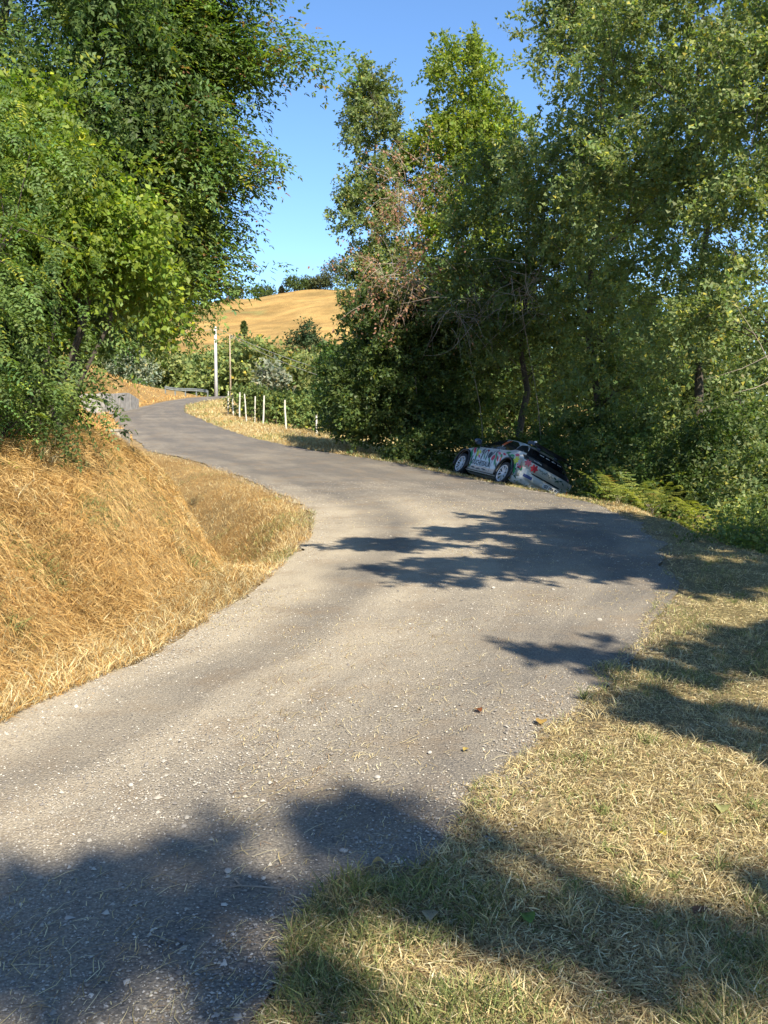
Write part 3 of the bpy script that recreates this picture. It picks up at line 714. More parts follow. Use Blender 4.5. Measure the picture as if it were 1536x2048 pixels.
for q in g_pts[::2]:
    z = h1(q.x - 19, q.y + 84) - gr.location.z
    mb = MB(); mb.box((0, 0, .1), (.11, .09, 1.3)); mb.build('post', M['galv'], gr, loc=(q.x, q.y + .08, z))

def wall_panel(parent, a, b_, h0, h1_, th, name='panel'):
    a, b_ = Vector(a), Vector(b_); d = b_ - a; nrm = Vector((-d.y, d.x, 0)).normalized() * th
    mb = MB(); v = [a, b_, b_ + nrm, a + nrm]; v = [Vector(q) - Vector((0, 0, .4)) for q in v] + [a + Vector((0, 0, h0)), b_ + Vector((0, 0, h1_)), b_ + nrm + Vector((0, 0, h1_)), a + nrm + Vector((0, 0, h0))]
    bm = bmesh.new(); vs = [bm.verts.new(q) for q in v]
    for f in ((0, 1, 5, 4), (1, 2, 6, 5), (2, 3, 7, 6), (3, 0, 4, 7), (4, 5, 6, 7), (3, 2, 1, 0)): bm.faces.new([vs[i] for i in f])
    bmesh.ops.recalc_face_normals(bm, faces=bm.faces[:]); bmesh.ops.bevel(bm, geom=bm.edges[:], offset=.025, segments=2, affect='EDGES')
    me = bpy.data.meshes.new(name); bm.to_mesh(me); bm.free(); me.materials.append(M['concrete']); return link(name, me, parent)
wl = empty('retaining_wall', (-16.5, 57, h1(-16.5, 57))); tag(wl, 'grey concrete retaining wall under the golden slope by the far road', 'wall')
seg = [((-.15, -.2, 0), (.12, 2.2, .05), 1.22, 1.22), ((.125, 2.24, .05), (.19, 4.4, .18), 1.24, 1.22), ((.195, 4.44, .18), (.2, 6.6, .32), 1.2, .75)]
for a, b_, ha, hb in seg: wall_panel(wl, a, b_, ha, hb, .35)
wall_panel(wl, (-1.5, -1.6, .0), (-.19, -.22, 0), 1.15, 1.2, .3)
wall_panel(wl, (-.2, -.35, -.1), (-.08, -.12, -.1), 1.36, 1.36, .3, 'buttress')
mb = MB(); mb.box((.6, 3.4, .03), (.3, 9.5, .12), .02); mb.build('footing', M['concrete'], wl)

st = empty('culvert_block', (-9.1, 33.0, h1(-9.1, 33))); tag(st, 'broken weathered concrete block where the ditch meets the road', 'concrete block')
mb = MB(); mb.box((0, 0, .25), (.30, 1.3, 1.35), .05); o = mb.build('headwall', M['old_concrete'], st)
mb = MB(); mb.box((-.27, -.1, .05), (.22, .9, .6), .04); mb.build('side_block', M['old_concrete'], st)
mb = MB(); mb.box((-.03, -.05, .97), (.40, 1.1, .12), .04); mb.build('cap', M['old_concrete'], st)
for k, (x, y, s_) in enumerate([(-8.2, 31.3, .26), (-7.9, 30.9, .18), (-8.35, 30.6, .2)]):
    bm = bmesh.new(); bmesh.ops.create_icosphere(bm, subdivisions=2, radius=s_)
    rr = random.Random(k)
    for v in bm.verts: v.co = Vector((v.co.x * 1.4, v.co.y, v.co.z * .7)) * (.82 + .36 * rr.random())
    me = bpy.data.meshes.new('rubble_stone'); bm.to_mesh(me); bm.free(); me.materials.append(M['old_concrete'])
    o = link('rubble_stone', me, loc=(x, y, h1(x, y) + s_ * .2)); tag(o, ['largest rubble stone in the mouth of the ditch', 'rubble stone nearest the road in the mouth of the ditch', 'smaller rubble stone nearest the viewer in the ditch mouth'][k], 'stone', 'rubble in the ditch mouth')

# ------------------------------------------------------------------ the rally car
BODY = {
    'paint': plain('car_paint', (.60, .59, .54), .35, .0, .5), 'black': plain('car_black', (.012, .012, .013), .35), 'glass': plain('car_glass', (.012, .014, .016), .06, coat=.5),
    'tyre': plain('tyre', (.018, .018, .018), .8), 'rim': plain('rim_white', (.62, .62, .62), .35), 'red': plain('decal_red', (.55, .02, .035), .4), 'pink': plain('decal_pink', (.62, .10, .14), .4),
    'green': plain('decal_green', (.02, .24, .07), .4), 'dkgreen': plain('decal_dark_green', (.012, .07, .035), .4), 'yellow': plain('decal_yellow', (.62, .62, .03), .4),
    'orange': plain('decal_orange', (.75, .13, .02), .4), 'ink': plain('decal_ink', (.02, .022, .025), .4), 'white': plain('decal_white', (.75, .75, .75), .4), 'blue': plain('decal_blue', (.02, .04, .16), .4),
    'lamp': plain('tail_lamp_red', (.55, .03, .01), .15, coat=1), 'grey': plain('trim_grey', (.09, .09, .09), .5), 'mirror': plain('mirror_blue_black', (.03, .05, .09), .15, coat=1),
}
car = empty('rally_car'); car.matrix_world = CAR_MAT
tag(car, 'white flower-painted rally hatchback slid nose-up off the outside of the bend', 'car')
SX = np.array([2.06, 2.0, 1.85, 1.6, 1.3, 1.05, .7, .35, .05, -.3, -.7, -1.05, -1.3, -1.5, -1.65, -1.8, -1.9, -1.97])
ZC = np.interp(SX[::-1], [-1.97, -1.92, -1.85, -1.72, -1.5, -1.25, -.9, -.4, .05, .35, 1.05, 1.6, 1.9, 2.06], [.62, .80, .95, 1.10, 1.29, 1.365, 1.40, 1.42, 1.40, 1.33, .98, .88, .74, .58])[::-1]
ZB = np.interp(SX[::-1], [-1.97, -1.85, -1.5, -.8, 0, 1.05, 1.6, 1.9, 2.06], [.58, .86, 1.0, .96, .92, .90, .80, .66, .52])[::-1]
WD = np.interp(SX[::-1], [-1.97, -1.85, -1.6, -1.28, -.8, .7, 1.28, 1.7, 1.95, 2.06], [.72, .83, .885, .90, .86, .86, .90, .86, .72, .55])[::-1]
WR = np.interp(SX[::-1], [-1.97, -1.5, -1.0, 0, .5, 1.05, 1.9, 2.06], [.60, .56, .60, .62, .60, .64, .52, .4])[::-1]
xs = np.concatenate([np.linspace(SX[i], SX[i + 1], 4)[:-1] for i in range(len(SX) - 1)] + [[SX[-1]]])
def sm(A):
    v = np.interp(xs, SX[::-1], A[::-1]); p = np.pad(v, 2, mode='edge'); return np.convolve(p, [.1, .22, .36, .22, .1], 'valid')
zc, zb, wd, wr = sm(ZC), sm(ZB), sm(WD), sm(WR)
rings = []
for i, x in enumerate(xs):
    w, b_, c, t = wd[i], zb[i], max(zc[i], zb[i] + .015), wr[i]; z0 = .17 if abs(x) < 1.75 else .17 + (abs(x) - 1.75) * .25
    half = [(0, z0), (.82 * w, z0), (.97 * w, z0 + .05), (.995 * w, z0 + (b_ - z0) * .38), (w, z0 + (b_ - z0) * .62), (.975 * w, b_ - .05), (.93 * w, b_ - .005)]
    for f in (.12, .4, .7, .92):
        half.append((.915 * w * (1 - f) + t * f + .05 * math.sin(math.pi * f) * (1 if c - b_ > .1 else 0), b_ + (c - .05 - b_) * f if c - b_ > .1 else b_ + (c - b_) * f))
    half += [(t * .9, c - .03 if c - b_ > .1 else c), (t * .5, c - .006), (0, c)]
    rings.append(half)
nh = len(rings[0]); V = []
for i, x in enumerate(xs):
    for (yy, zz) in rings[i]: V.append((x, yy, zz))
    for (yy, zz) in rings[i][1:-1][::-1]: V.append((x, -yy, zz))
nr = 2 * nh - 2; Fc = []
for i in range(len(xs) - 1):
    for k in range(nr): Fc.append((i * nr + k, i * nr + (k + 1) % nr, (i + 1) * nr + (k + 1) % nr, (i + 1) * nr + k))
Fc.append(tuple(range(nr))[::-1]); Fc.append(tuple(range((len(xs) - 1) * nr, len(xs) * nr)))
BV = BVHTree.FromPolygons([Vector(v) for v in V], Fc)
me = bpy.data.meshes.new('body'); me.from_pydata(V, [], Fc); me.update(); me.materials.append(BODY['paint'])
bm = bmesh.new(); bm.from_mesh(me); bmesh.ops.recalc_face_normals(bm, faces=bm.faces[:]); bm.to_mesh(me); bm.free()
me.polygons.foreach_set('use_smooth', [True] * len(me.polygons))
body = link('body', me, car)
cut_objs = []
for ax in (1.28, -1.28):                                   # wheel wells cut through the sides
    bm = bmesh.new(); bmesh.ops.create_cone(bm, cap_ends=True, segments=32, radius1=.385, radius2=.385, depth=2.4, matrix=Matrix.Translation((ax, 0, .36)) @ Matrix.Rotation(math.pi / 2, 4, 'X'))
    cm = bpy.data.meshes.new('cutter'); bm.to_mesh(cm); bm.free(); cm.materials.append(BODY['black'])
    co = bpy.data.objects.new('cutter', cm); col.objects.link(co); cut_objs.append(co)
    md = body.modifiers.new('well', 'BOOLEAN'); md.object = co; md.solver = 'EXACT'; md.operation = 'DIFFERENCE'; md.material_mode = 'TRANSFER'
body.parent = None
for co in cut_objs: co.parent = None
bpy.context.view_layer.update()
dg = bpy.context.evaluated_depsgraph_get()
nm = bpy.data.meshes.new_from_object(body.evaluated_get(dg)); body.modifiers.clear(); body.data = nm; body.parent = car; nm.name = 'body'
for co in cut_objs: bpy.data.objects.remove(co)

def project(pts, side):
    """lay flat points on the body: side 'L' takes (x, z), side 'B' (rear) takes (y, z), 'R' the far side"""
    out = []
    for (a, z, o_) in pts:
        if side == 'B': h = BV.ray_cast(Vector((-4, a, z)), Vector((1, 0, 0)))
        elif side == 'L': h = BV.ray_cast(Vector((a, 4, z)), Vector((0, -1, 0)))
        else: h = BV.ray_cast(Vector((a, -4, z)), Vector((0, 1, 0)))
        p, nn = h[0], h[1]
        if p is None: out.append(None); continue
        d = {'B': Vector((-1, 0, 0)), 'L': Vector((0, 1, 0)), 'R': Vector((0, -1, 0))}[side]
        if nn.dot(d) < 0: nn = -nn
        out.append(p + (nn * .7 + d * .3) * o_)
    return out

def patch(name, poly, side, mat, parent, off=.006, res=.05, thick=0.0):
    """a polygon in the side's plane, filled as a fine grid clipped to the outline and laid on the body"""
    bm = bmesh.new(); vs = [bm.verts.new((p[0], p[1], 0)) for p in poly]; bm.faces.new(vs)
    xs_ = [p[0] for p in poly]; zs_ = [p[1] for p in poly]
    for lo, hi, nrm in ((min(xs_), max(xs_), Vector((1, 0, 0))), (min(zs_), max(zs_), Vector((0, 1, 0)))):
        for c in np.arange(lo + res, hi - 1e-4, res):
            bmesh.ops.bisect_plane(bm, geom=bm.verts[:] + bm.edges[:] + bm.faces[:], plane_co=nrm * float(c), plane_no=nrm)
    bm.verts.ensure_lookup_table()
    pr = project([(v.co.x, v.co.y, off) for v in bm.verts], side)
    dead = []
    for v, p in zip(bm.verts, pr):
        if p is None: dead.append(v)
        else: v.co = p
    bmesh.ops.delete(bm, geom=dead, context='VERTS')
    bmesh.ops.recalc_face_normals(bm, faces=bm.faces[:])
    me = bpy.data.meshes.new(name); bm.to_mesh(me); bm.free(); me.materials.append(mat)
    me.polygons.foreach_set('use_smooth', [True] * len(me.polygons))
    return link(name, me, parent)

def text_mesh(txt, size, shear=0.0, bold=0.0):
    cu = bpy.data.curves.new('txt', 'FONT'); cu.body = txt; cu.size = size; cu.align_x = 'CENTER'; cu.align_y = 'CENTER'; cu.shear = shear; cu.offset = bold; cu.resolution_u = 3
    o = bpy.data.objects.new('txt', cu); col.objects.link(o); bpy.context.view_layer.update()
    m = bpy.data.meshes.new_from_object(o.evaluated_get(bpy.context.evaluated_depsgraph_get())); bpy.data.objects.remove(o); return m

def decal_text(name, txt, side, pos, size, mat, parent, off=.009, rot=0.0, flip=1, sx=1.0, bold=0.0, shear=0.0):
    m = text_mesh(txt, size, shear, bold); c, s_ = math.cos(rot), math.sin(rot)
    pts = []
    for v in m.vertices:
        x, y = v.co.x * sx, v.co.y; pts.append((pos[0] + flip * (x * c - y * s_), pos[1] + x * s_ + y * c, off))
    pr = project(pts, side)
    for v, p in zip(m.vertices, pr):
        if p is not None: v.co = p
    m.materials.clear(); m.materials.append(mat); return link(name, m, parent)

def flower(side, c, rad, mat, parent, petals=6, off=.008, core=None):
    mb_pts = []
    for k in range(petals * 6):
        a = 2 * math.pi * k / (petals * 6); rr = rad * (.42 + .58 * abs(math.cos(a * petals / 2)) ** .8)
        mb_pts.append((c[0] + rr * math.cos(a), c[1] + rr * math.sin(a)))
    o = patch('flower_decal', mb_pts, side, mat, parent, off)
    if core:
        patch('flower_centre', [(c[0] + rad * .25 * math.cos(a), c[1] + rad * .25 * math.sin(a)) for a in np.linspace(0, 2 * math.pi, 9)[:-1]], side, core, o, off + .003)
def leafshape(side, c, ln, wd_, ang, mat, parent, off=.007):
    P = []
    for t in np.linspace(0, 1, 6): P.append((ln * (t - .5), wd_ * math.sin(math.pi * t) * .5))
    for t in np.linspace(1, 0, 6)[1:-1]: P.append((ln * (t - .5), -wd_ * math.sin(math.pi * t) * .5))
    ca, sa = math.cos(ang), math.sin(ang)
    patch('leaf_decal', [(c[0] + x * ca - y * sa, c[1] + x * sa + y * ca) for x, y in P], side, mat, parent, off)

for sd in ('L', 'R'):
    # side glass: front door window and rear quarter window
    patch('side_window', [(.78, .955), (.30, 1.27), (.05, 1.33), (-.36, 1.345), (-.36, .985)], sd, BODY['glass'], car, .006)
    patch('side_window', [(-.42, .99), (-.42, 1.345), (-.85, 1.325), (-1.15, 1.22), (-1.22, 1.06), (-1.0, 1.01)], sd, BODY['glass'], car, .006)
    patch('sill', [(.88, .19), (.88, .25), (-.88, .25), (-.88, .19)], sd, BODY['black'], car, .012)
    sgn = 1 if sd == 'L' else -1
    for ax in (1.28, -1.28):                               # flared arches: a thick black lip standing out from the side
        mb = MB(); P = []
        for k in range(19):
            a = math.radians(-18 + 216 * k / 18)
            P.append((ax + .415 * math.cos(a), sgn * .895, .36 + .415 * math.sin(a)))
        mb.tube(P, .035, 6); mb.build('arch_flare', BODY['black'], car, smooth=True)
    # doors: shut lines as thin dark strips
    patch('door_seam', [(.74, .28), (.75, .28), (.80, .93), (.79, .93)], sd, BODY['ink'], car, .005)
    patch('door_seam', [(-.42, .28), (-.41, .28), (-.37, .95), (-.38, .95)], sd, BODY['ink'], car, .005)

# livery on the near side
decal_text('side_lettering', 'DUCHESSALIA', 'L', (.17, .47), .20, BODY['ink'], car, flip=-1, sx=.86, bold=.003)
patch('side_lettering_line', [(.60, .375), (.60, .385), (-.25, .385), (-.25, .375)], 'L', BODY['grey'], car, .007)
patch('round_emblem', [(-.12 + .10 * math.cos(a), .76 + .10 * math.sin(a)) for a in np.linspace(0, 2 * math.pi, 17)[:-1]], 'L', BODY['ink'], car, .008)
patch('round_emblem', [(-.36 + .085 * math.cos(a), .70 + .085 * math.sin(a)) for a in np.linspace(0, 2 * math.pi, 17)[:-1]], 'L', BODY['red'], car, .008)
for c, ln, w, an, mt in [((.62, .62), .3, .07, 1.1, 'green'), ((.98, .74), .3, .09, 1.3, 'green'), ((-.20, .62), .26, .06, .7, 'green'), ((-.55, .60), .3, .08, 1.0, 'green'), ((-.70, .50), .26, .06, .9, 'dkgreen'), ((.02, .66), .2, .05, 1.3, 'dkgreen'), ((-1.50, .70), .34, .1, 1.0, 'green'), ((-1.88, .58), .2, .08, 1.3, 'green'), ((-1.62, .52), .3, .09, .7, 'dkgreen'), ((-1.2, .84), .3, .06, .2, 'dkgreen'), ((.45, .66), .2, .06, .5, 'pink'), ((.30, .66), .24, .05, 1.3, 'ink'), ((.15, .68), .22, .05, 1.0, 'green'), ((.84, .92), .24, .05, .1, 'dkgreen'), ((-.80, .70), .24, .07, 1.2, 'orange'), ((-.30, .50), .2, .05, 1.2, 'dkgreen'), ((1.30, .92), .3, .05, -.15, 'dkgreen'),
                         ((.85, .80), .26, .09, .9, 'red'), ((.98, .86), .2, .07, 1.2, 'pink'), ((.74, .84), .24, .06, 1.0, 'green'), ((.90, .66), .22, .07, 1.2, 'green'), ((.62, .74), .26, .10, .9, 'yellow'), ((.53, .80), .2, .07, .5, 'yellow'),
                         ((.40, .86), .2, .05, 1.5, 'ink'), ((.32, .80), .24, .045, 1.2, 'ink'), ((.22, .84), .22, .04, 1.7, 'ink'), ((.12, .88), .2, .05, .2, 'red'), ((.05, .78), .2, .04, 1.1, 'ink'), ((-.25, .85), .2, .04, 1.9, 'ink'),
                         ((-.48, .77), .28, .06, .8, 'green'), ((-.40, .88), .2, .05, 1.6, 'ink'), ((-.58, .86), .24, .07, .2, 'pink'), ((-.62, .70), .24, .08, .8, 'red'), ((-.74, .80), .26, .06, .5, 'green'), ((-.86, .86), .22, .06, .2, 'red'),
                         ((.80, .52), .30, .05, 1.35, 'dkgreen'), ((.74, .40), .26, .05, 1.8, 'green'), ((.84, .36), .2, .05, .9, 'dkgreen'), ((.55, .32), .3, .05, .1, 'ink'), ((.25, .31), .3, .045, -.05, 'ink'), ((-.1, .32), .3, .05, .1, 'grey'),
                         ((-1.05, .92), .3, .07, -.1, 'green'), ((-1.35, .86), .26, .07, .1, 'green'), ((-1.68, .62), .34, .07, 1.2, 'green'), ((-1.74, .46), .3, .07, 1.0, 'green'), ((-1.66, .40), .26, .06, 1.5, 'green'), ((-1.80, .36), .24, .05, .7, 'dkgreen'),
                         ((-1.78, .52), .2, .05, .4, 'dkgreen'), ((-1.55, .90), .2, .08, .0, 'pink'), ((1.05, .95), .3, .05, -.2, 'green'), ((1.5, .84), .24, .06, -.3, 'red'), ((1.7, .74), .2, .06, -.6, 'orange')]:
    leafshape('L', c, ln, w, an, BODY[mt], car)
flower('L', (-1.62, .76), .12, BODY['yellow'], car, 7)
flower('L', (-1.83, .66), .10, BODY['pink'], car, 6)
patch('window_number', [(-.30, 1.13), (-.36, 1.13), (-.50, 1.31), (-.44, 1.31)], 'L', BODY['orange'], car, .011)
patch('window_number', [(-.39, 1.13), (-.45, 1.13), (-.59, 1.31), (-.53, 1.31)], 'L', BODY['orange'], car, .011)
patch('quarter_panel', [(-1.24, 1.05), (-1.20, 1.24), (-1.34, 1.28), (-1.50, 1.20), (-1.68, 1.04)], 'L', BODY['black'], car, .006)
def squiggle(name, pts, side, mat, parent, rad=.006):
    q = [p for p in project([(a_, z_, .008) for a_, z_ in pts], side) if p is not None]
    mb = MB(); mb.tube(q, rad, 4); mb.build(name, mat, parent)
patch('window_sticker', [(-.30, 1.0), (-.30, 1.08), (-.62, 1.08), (-.62, 1.01)], 'L', BODY['grey'], car, .010)

# rear: black hatch with its window, lamps, bumper, plate
tg = patch('tailgate', [(-.78, .86), (-.70, 1.02), (-.56, 1.25), (.56, 1.25), (.70, 1.02), (.78, .86)], 'B', BODY['black'], car, .006)
patch('rear_window', [(-.60, 1.00), (-.50, 1.22), (.50, 1.22), (.60, 1.00)], 'B', BODY['glass'], tg, .010)
for k in range(4): patch('window_lettering', [(.30 - .2 * k, 1.165), (.30 - .2 * k, 1.19), (.16 - .2 * k, 1.19), (.16 - .2 * k, 1.165)], 'B', BODY['white'], tg, .014)
squiggle('rear_script', [(.55 - .012 * k, .935 + .018 * math.sin(k * 1.7)) for k in range(26)], 'B', BODY['white'], tg, .005)
for sg in (1, -1):
    lm = patch('tail_lamp', [(sg * .50, .89), (sg * .50, .96), (sg * .78, .98), (sg * .78, .87)][::sg], 'B', BODY['grey'] if sg > 0 else BODY['black'], car, .014)
    patch('lamp_lens', [(sg * .66, .90), (sg * .66, .95), (sg * .77, .96), (sg * .77, .89)][::sg], 'B', BODY['lamp'] if sg < 0 else BODY['black'], lm, .019)
mb = MB()                                                 # big rear wing
mb.box((-1.60, 0, 1.375), (.42, 1.30, .035), .012); sp = mb.build('rear_wing', BODY['black'], car)
for sg in (1, -1):
    mb = MB(); mb.box((-1.62, sg * .665, 1.36), (.40, .03, .10), .01); mb.build('wing_end_plate', BODY['black'], sp)
    mb = MB(); mb.box((-1.78, sg * .665, 1.395), (.09, .04, .05), .01); mb.build('wing_tip', BODY['white'], sp)
    mb = MB(); mb.box((-1.45, sg * .30, 1.325), (.22, .03, .10), .01); mb.build('wing_support', BODY['black'], sp)
mb = MB()                                                 # bumper, rounded in plan, in two white bands with a dark groove
def band(z0, z1, proud, half=.845):
    V = []; n = 15
    for k in range(n):
        yy = half * (2 * k / (n - 1) - 1); a = abs(yy) / half; xo = -2.02 - proud + .16 * a ** 3.2
        for (dx, zz) in ((.16, z0), (0, z0 + .02), (-.012, (z0 + z1) / 2), (0, z1 - .02), (.16, z1)): V.append((xo + dx, yy, zz))
    return V, [(k * 5 + j, k * 5 + j + 1, (k + 1) * 5 + j + 1, (k + 1) * 5 + j) for k in range(n - 1) for j in range(4)] + [tuple(range(5)), tuple(range((n - 1) * 5, n * 5))[::-1]]
bp = MB(); bp.add(*band(.62, .865, 0)); bump = bp.build('rear_bumper', BODY['paint'], car, smooth=True)
bp = MB(); bp.add(*band(.55, .625, -.03)); bp.build('bumper_groove', BODY['black'], bump)
bp = MB(); bp.add(*band(.35, .555, .015)); lowb = bp.build('lower_bumper', BODY['paint'], bump, smooth=True)
bp = MB(); bp.add(*band(.22, .355, -.06, .72)); bp.build('diffuser', BODY['black'], car)
def bx_(y, proud=.03): return -2.02 - proud + .16 * (abs(y) / .845) ** 3.2 - .014
mb = MB(); mb.box((bx_(0, .015) - .006, -.17, .455), (.012, .50, .125), .004); plate = mb.build('number_plate', BODY['white'], car)
m = text_mesh('GY 008 JT', .115, bold=.002)
for v in m.vertices: v.co = Vector((bx_(0, .015) - .016, -.17 - v.co.x * .86, .455 + v.co.y))
m.materials.clear(); m.materials.append(BODY['ink']); link('plate_lettering', m, plate)
def flat_rear(name, poly, mat, parent, proud=.002):
    bm = bmesh.new(); vs = [bm.verts.new((bx_(p[0], .0) - proud, p[0], p[1])) for p in poly]; bm.faces.new(vs); bmesh.ops.triangulate(bm, faces=bm.faces[:])
    me = bpy.data.meshes.new(name); bm.to_mesh(me); bm.free(); me.materials.append(mat); return link(name, me, parent)
def star(c, rad, petals): return [(c[0] + rad * (.4 + .6 * abs(math.cos(a * petals / 2))) * math.cos(a), c[1] + rad * (.4 + .6 * abs(math.cos(a * petals / 2))) * math.sin(a)) for a in np.linspace(0, 2 * math.pi, petals * 6 + 1)[:-1]]
for c, rad, mt in [((.70, .79), .095, 'pink'), ((.50, .73), .115, 'red'), ((-.79, .56), .10, 'red')]: flat_rear('flower_decal', star(c, rad, 6), BODY[mt], bump, .018)
flat_rear('blue_sticker', [(.72, .42), (.72, .50), (.44, .50), (.44, .42)], BODY['blue'], bump, .024)
mb = MB()
mb.tube([(bx_(0, 0) - .006, .36 - .016 * k, .745 + .035 * math.sin(k * 1.3) + .02 * math.sin(k * .5)) for k in range(30)], .006, 4); mb.build('bumper_script', BODY['dkgreen'], bump)
for (yy, zz, an) in [(-.18, .76, .3), (-.30, .73, 1.0), (-.38, .77, -.3), (-.48, .73, .5), (-.25, .71, -.6)]:
    flat_rear('leaf_decal', [(yy + .07 * math.cos(an), zz + .07 * math.sin(an)), (yy - .02 * math.sin(an), zz + .02 * math.cos(an)), (yy - .07 * math.cos(an), zz - .07 * math.sin(an)), (yy + .02 * math.sin(an), zz - .02 * math.cos(an))], BODY['dkgreen'], bump, .018)
mb = MB(); mb.tube([(-1.8, -.45, .22), (-2.08, -.45, .23)], .05, 10); mb.build('exhaust_pipe', BODY['grey'], car, smooth=True)

# windscreen, roof vent, mirrors, nose
wsn = []
for t in np.linspace(0, 1, 6):
    x = 1.02 - .62 * t
    for yy in np.linspace(-.62 + .06 * t, .62 - .06 * t, 9):
        h = BV.ray_cast(Vector((x, yy, 3)), Vector((0, 0, -1))); wsn.append(h[0] + Vector((.004, 0, .006)))
mb = MB(); mb.add(wsn, [(i * 9 + k, i * 9 + k + 1, (i + 1) * 9 + k + 1, (i + 1) * 9 + k) for i in range(5) for k in range(8)]); mb.build('windscreen', BODY['glass'], car, smooth=True)
rf = []
for x in np.linspace(.36, -1.30, 9):
    for yy in np.linspace(-.50, .50, 9): rf.append(BV.ray_cast(Vector((x, yy, 3)), Vector((0, 0, -1)))[0] + Vector((0, 0, .005)))
mb = MB(); mb.add(rf, [(i * 9 + k, i * 9 + k + 1, (i + 1) * 9 + k + 1, (i + 1) * 9 + k) for i in range(8) for k in range(8)]); mb.build('roof_skin', BODY['black'], car, smooth=True)
mb = MB(); mb.box((.12, 0, 1.45), (.34, .30, .09), .03); mb.build('roof_scoop', BODY['paint'], car)
for sg in (1, -1):
    mb = MB(); mb.tube([(.70, sg * .80, .96), (.68, sg * .92, 1.02)], .022, 6); ar = mb.build('mirror_arm', BODY['black'], car)
    bm = bmesh.new(); bmesh.ops.create_uvsphere(bm, u_segments=14, v_segments=9, radius=1)
    for v in bm.verts: v.co = Vector((v.co.x * .085, v.co.y * .115, v.co.z * .085)) + Vector((.67, sg * .98, 1.05))
    for v in bm.verts:
        if v.co.x < .625: v.co.x = .625
    me = bpy.data.meshes.new('mirror'); bm.to_mesh(me); bm.free(); me.materials.append(BODY['mirror']); me.polygons.foreach_set('use_smooth', [True] * len(me.polygons)); link('mirror', me, car)
for sg in (1, -1):
    mb = MB(); mb.box((1.93, sg * .55, .66), (.16, .28, .10), .04); mb.build('headlight', BODY['glass'], car)
mb = MB(); mb.box((2.03, 0, .40), (.12, 1.1, .22), .04); mb.build('front_grille', BODY['black'], car)

def lathe(prof, seg):
    V = []; n = len(prof)
    for k in range(seg):
        a = 2 * math.pi * k / seg
        for (rr, yy) in prof: V.append((rr * math.cos(a), yy, rr * math.sin(a)))
    return V, [(k * n + j, k * n + j + 1, ((k + 1) % seg) * n + j + 1, ((k + 1) % seg) * n + j) for k in range(seg) for j in range(n - 1)]
mb = MB(); mb.add(*lathe([(.235, -.10), (.30, -.11), (.322, -.09), (.325, 0), (.322, .09), (.30, .11), (.238, .10), (.235, -.10)], 36)); tyre_me = mb.build('t', BODY['tyre'], smooth=True)
mb = MB(); mb.add(*lathe([(.238, .100), (.232, .110), (.218, .106), (.212, .085)], 36)); mb.add(*lathe([(.0, .085), (.045, .085), (.05, .06), (.045, .03)], 16))
for k in range(8):
    for dlt in (-.10, .10):
        a = 2 * math.pi * k / 8; a0, a1 = a + dlt * .3, a + dlt * 1.5
        d0, d1 = Vector((math.cos(a0), 0, math.sin(a0))), Vector((math.cos(a1), 0, math.sin(a1)))
        sd = Vector((-math.sin(a), 0, math.cos(a)))
        p = []
        for (d, rr, yy, w) in ((d0, .035, .078, .010), (d1, .222, .097, .0085)):
            for (s_, yo) in ((-1, 0), (1, 0), (1, -.02), (-1, -.02)): p.append(d * rr + sd * w * s_ + Vector((0, yy + yo, 0)))
        mb.add(p, [(0, 1, 5, 4), (1, 2, 6, 5), (2, 3, 7, 6), (3, 0, 4, 7)])
rim_me = mb.build('r', BODY['rim'])
mb = MB(); mb.add(*lathe([(.0, .015), (.16, .015), (.16, .0), (.205, .0), (.211, .085)], 24)); disc_me = mb.build('d', BODY['ink'])
for ax in (1.28, -1.28):
    for sg in (1, -1):
        wh = link('wheel', tyre_me.data, car, (ax, sg * .80, .325)); wh.rotation_euler = (0, random.random(), 0 if sg > 0 else math.pi)
        link('rim', rim_me.data, wh); link('brake_disc', disc_me.data, wh)
for o in (tyre_me, rim_me, disc_me): bpy.data.objects.remove(o)

# ------------------------------------------------------------------ grasses, ferns, grit, litter
def blades(name, P, length, width, colour, lean, r, label, cat, wind=None, flat=0.0, mat='blade'):
    """P root points; every blade a bent three-triangle strip"""
    n = len(P); a = r.random(n) * 2 * math.pi
    dirn = np.stack([np.cos(a), np.sin(a), np.zeros(n)], 1)
    if wind is not None: dirn = unit(dirn * (1 - wind[3]) + np.array(wind[:3]) * wind[3])
    ln = lean * (.35 + 1.0 * r.random(n)); L = length * (.55 + .9 * r.random(n)); Wd = width * (.7 + .6 * r.random(n))
    up = np.array([0, 0, 1.])
    d1 = unit(up * np.cos(ln * .6)[:, None] + dirn * np.sin(ln * .6)[:, None]); d2 = unit(up * np.cos(np.minimum(ln * 1.5, 1.9))[:, None] + dirn * np.sin(np.minimum(ln * 1.5, 1.9))[:, None])
    th = r.random(n) * 2 * math.pi; side = np.stack([np.cos(th), np.sin(th), np.zeros(n)], 1)
    side = unit(side - d1 * (side * d1).sum(1, keepdims=True)) * (Wd / 2)[:, None]
    m = P + d1 * (L * .45)[:, None]; tip = m + d2 * (L * .55)[:, None]
    V = np.stack([P, m - side, tip, m + side], 1).reshape(-1, 3); F_ = quads_for(n)
    o = link(name, np_mesh(name, V, F_, M[mat], np.repeat(colour, 4, 0)))
    return tag(o, label, cat, kind='stuff')

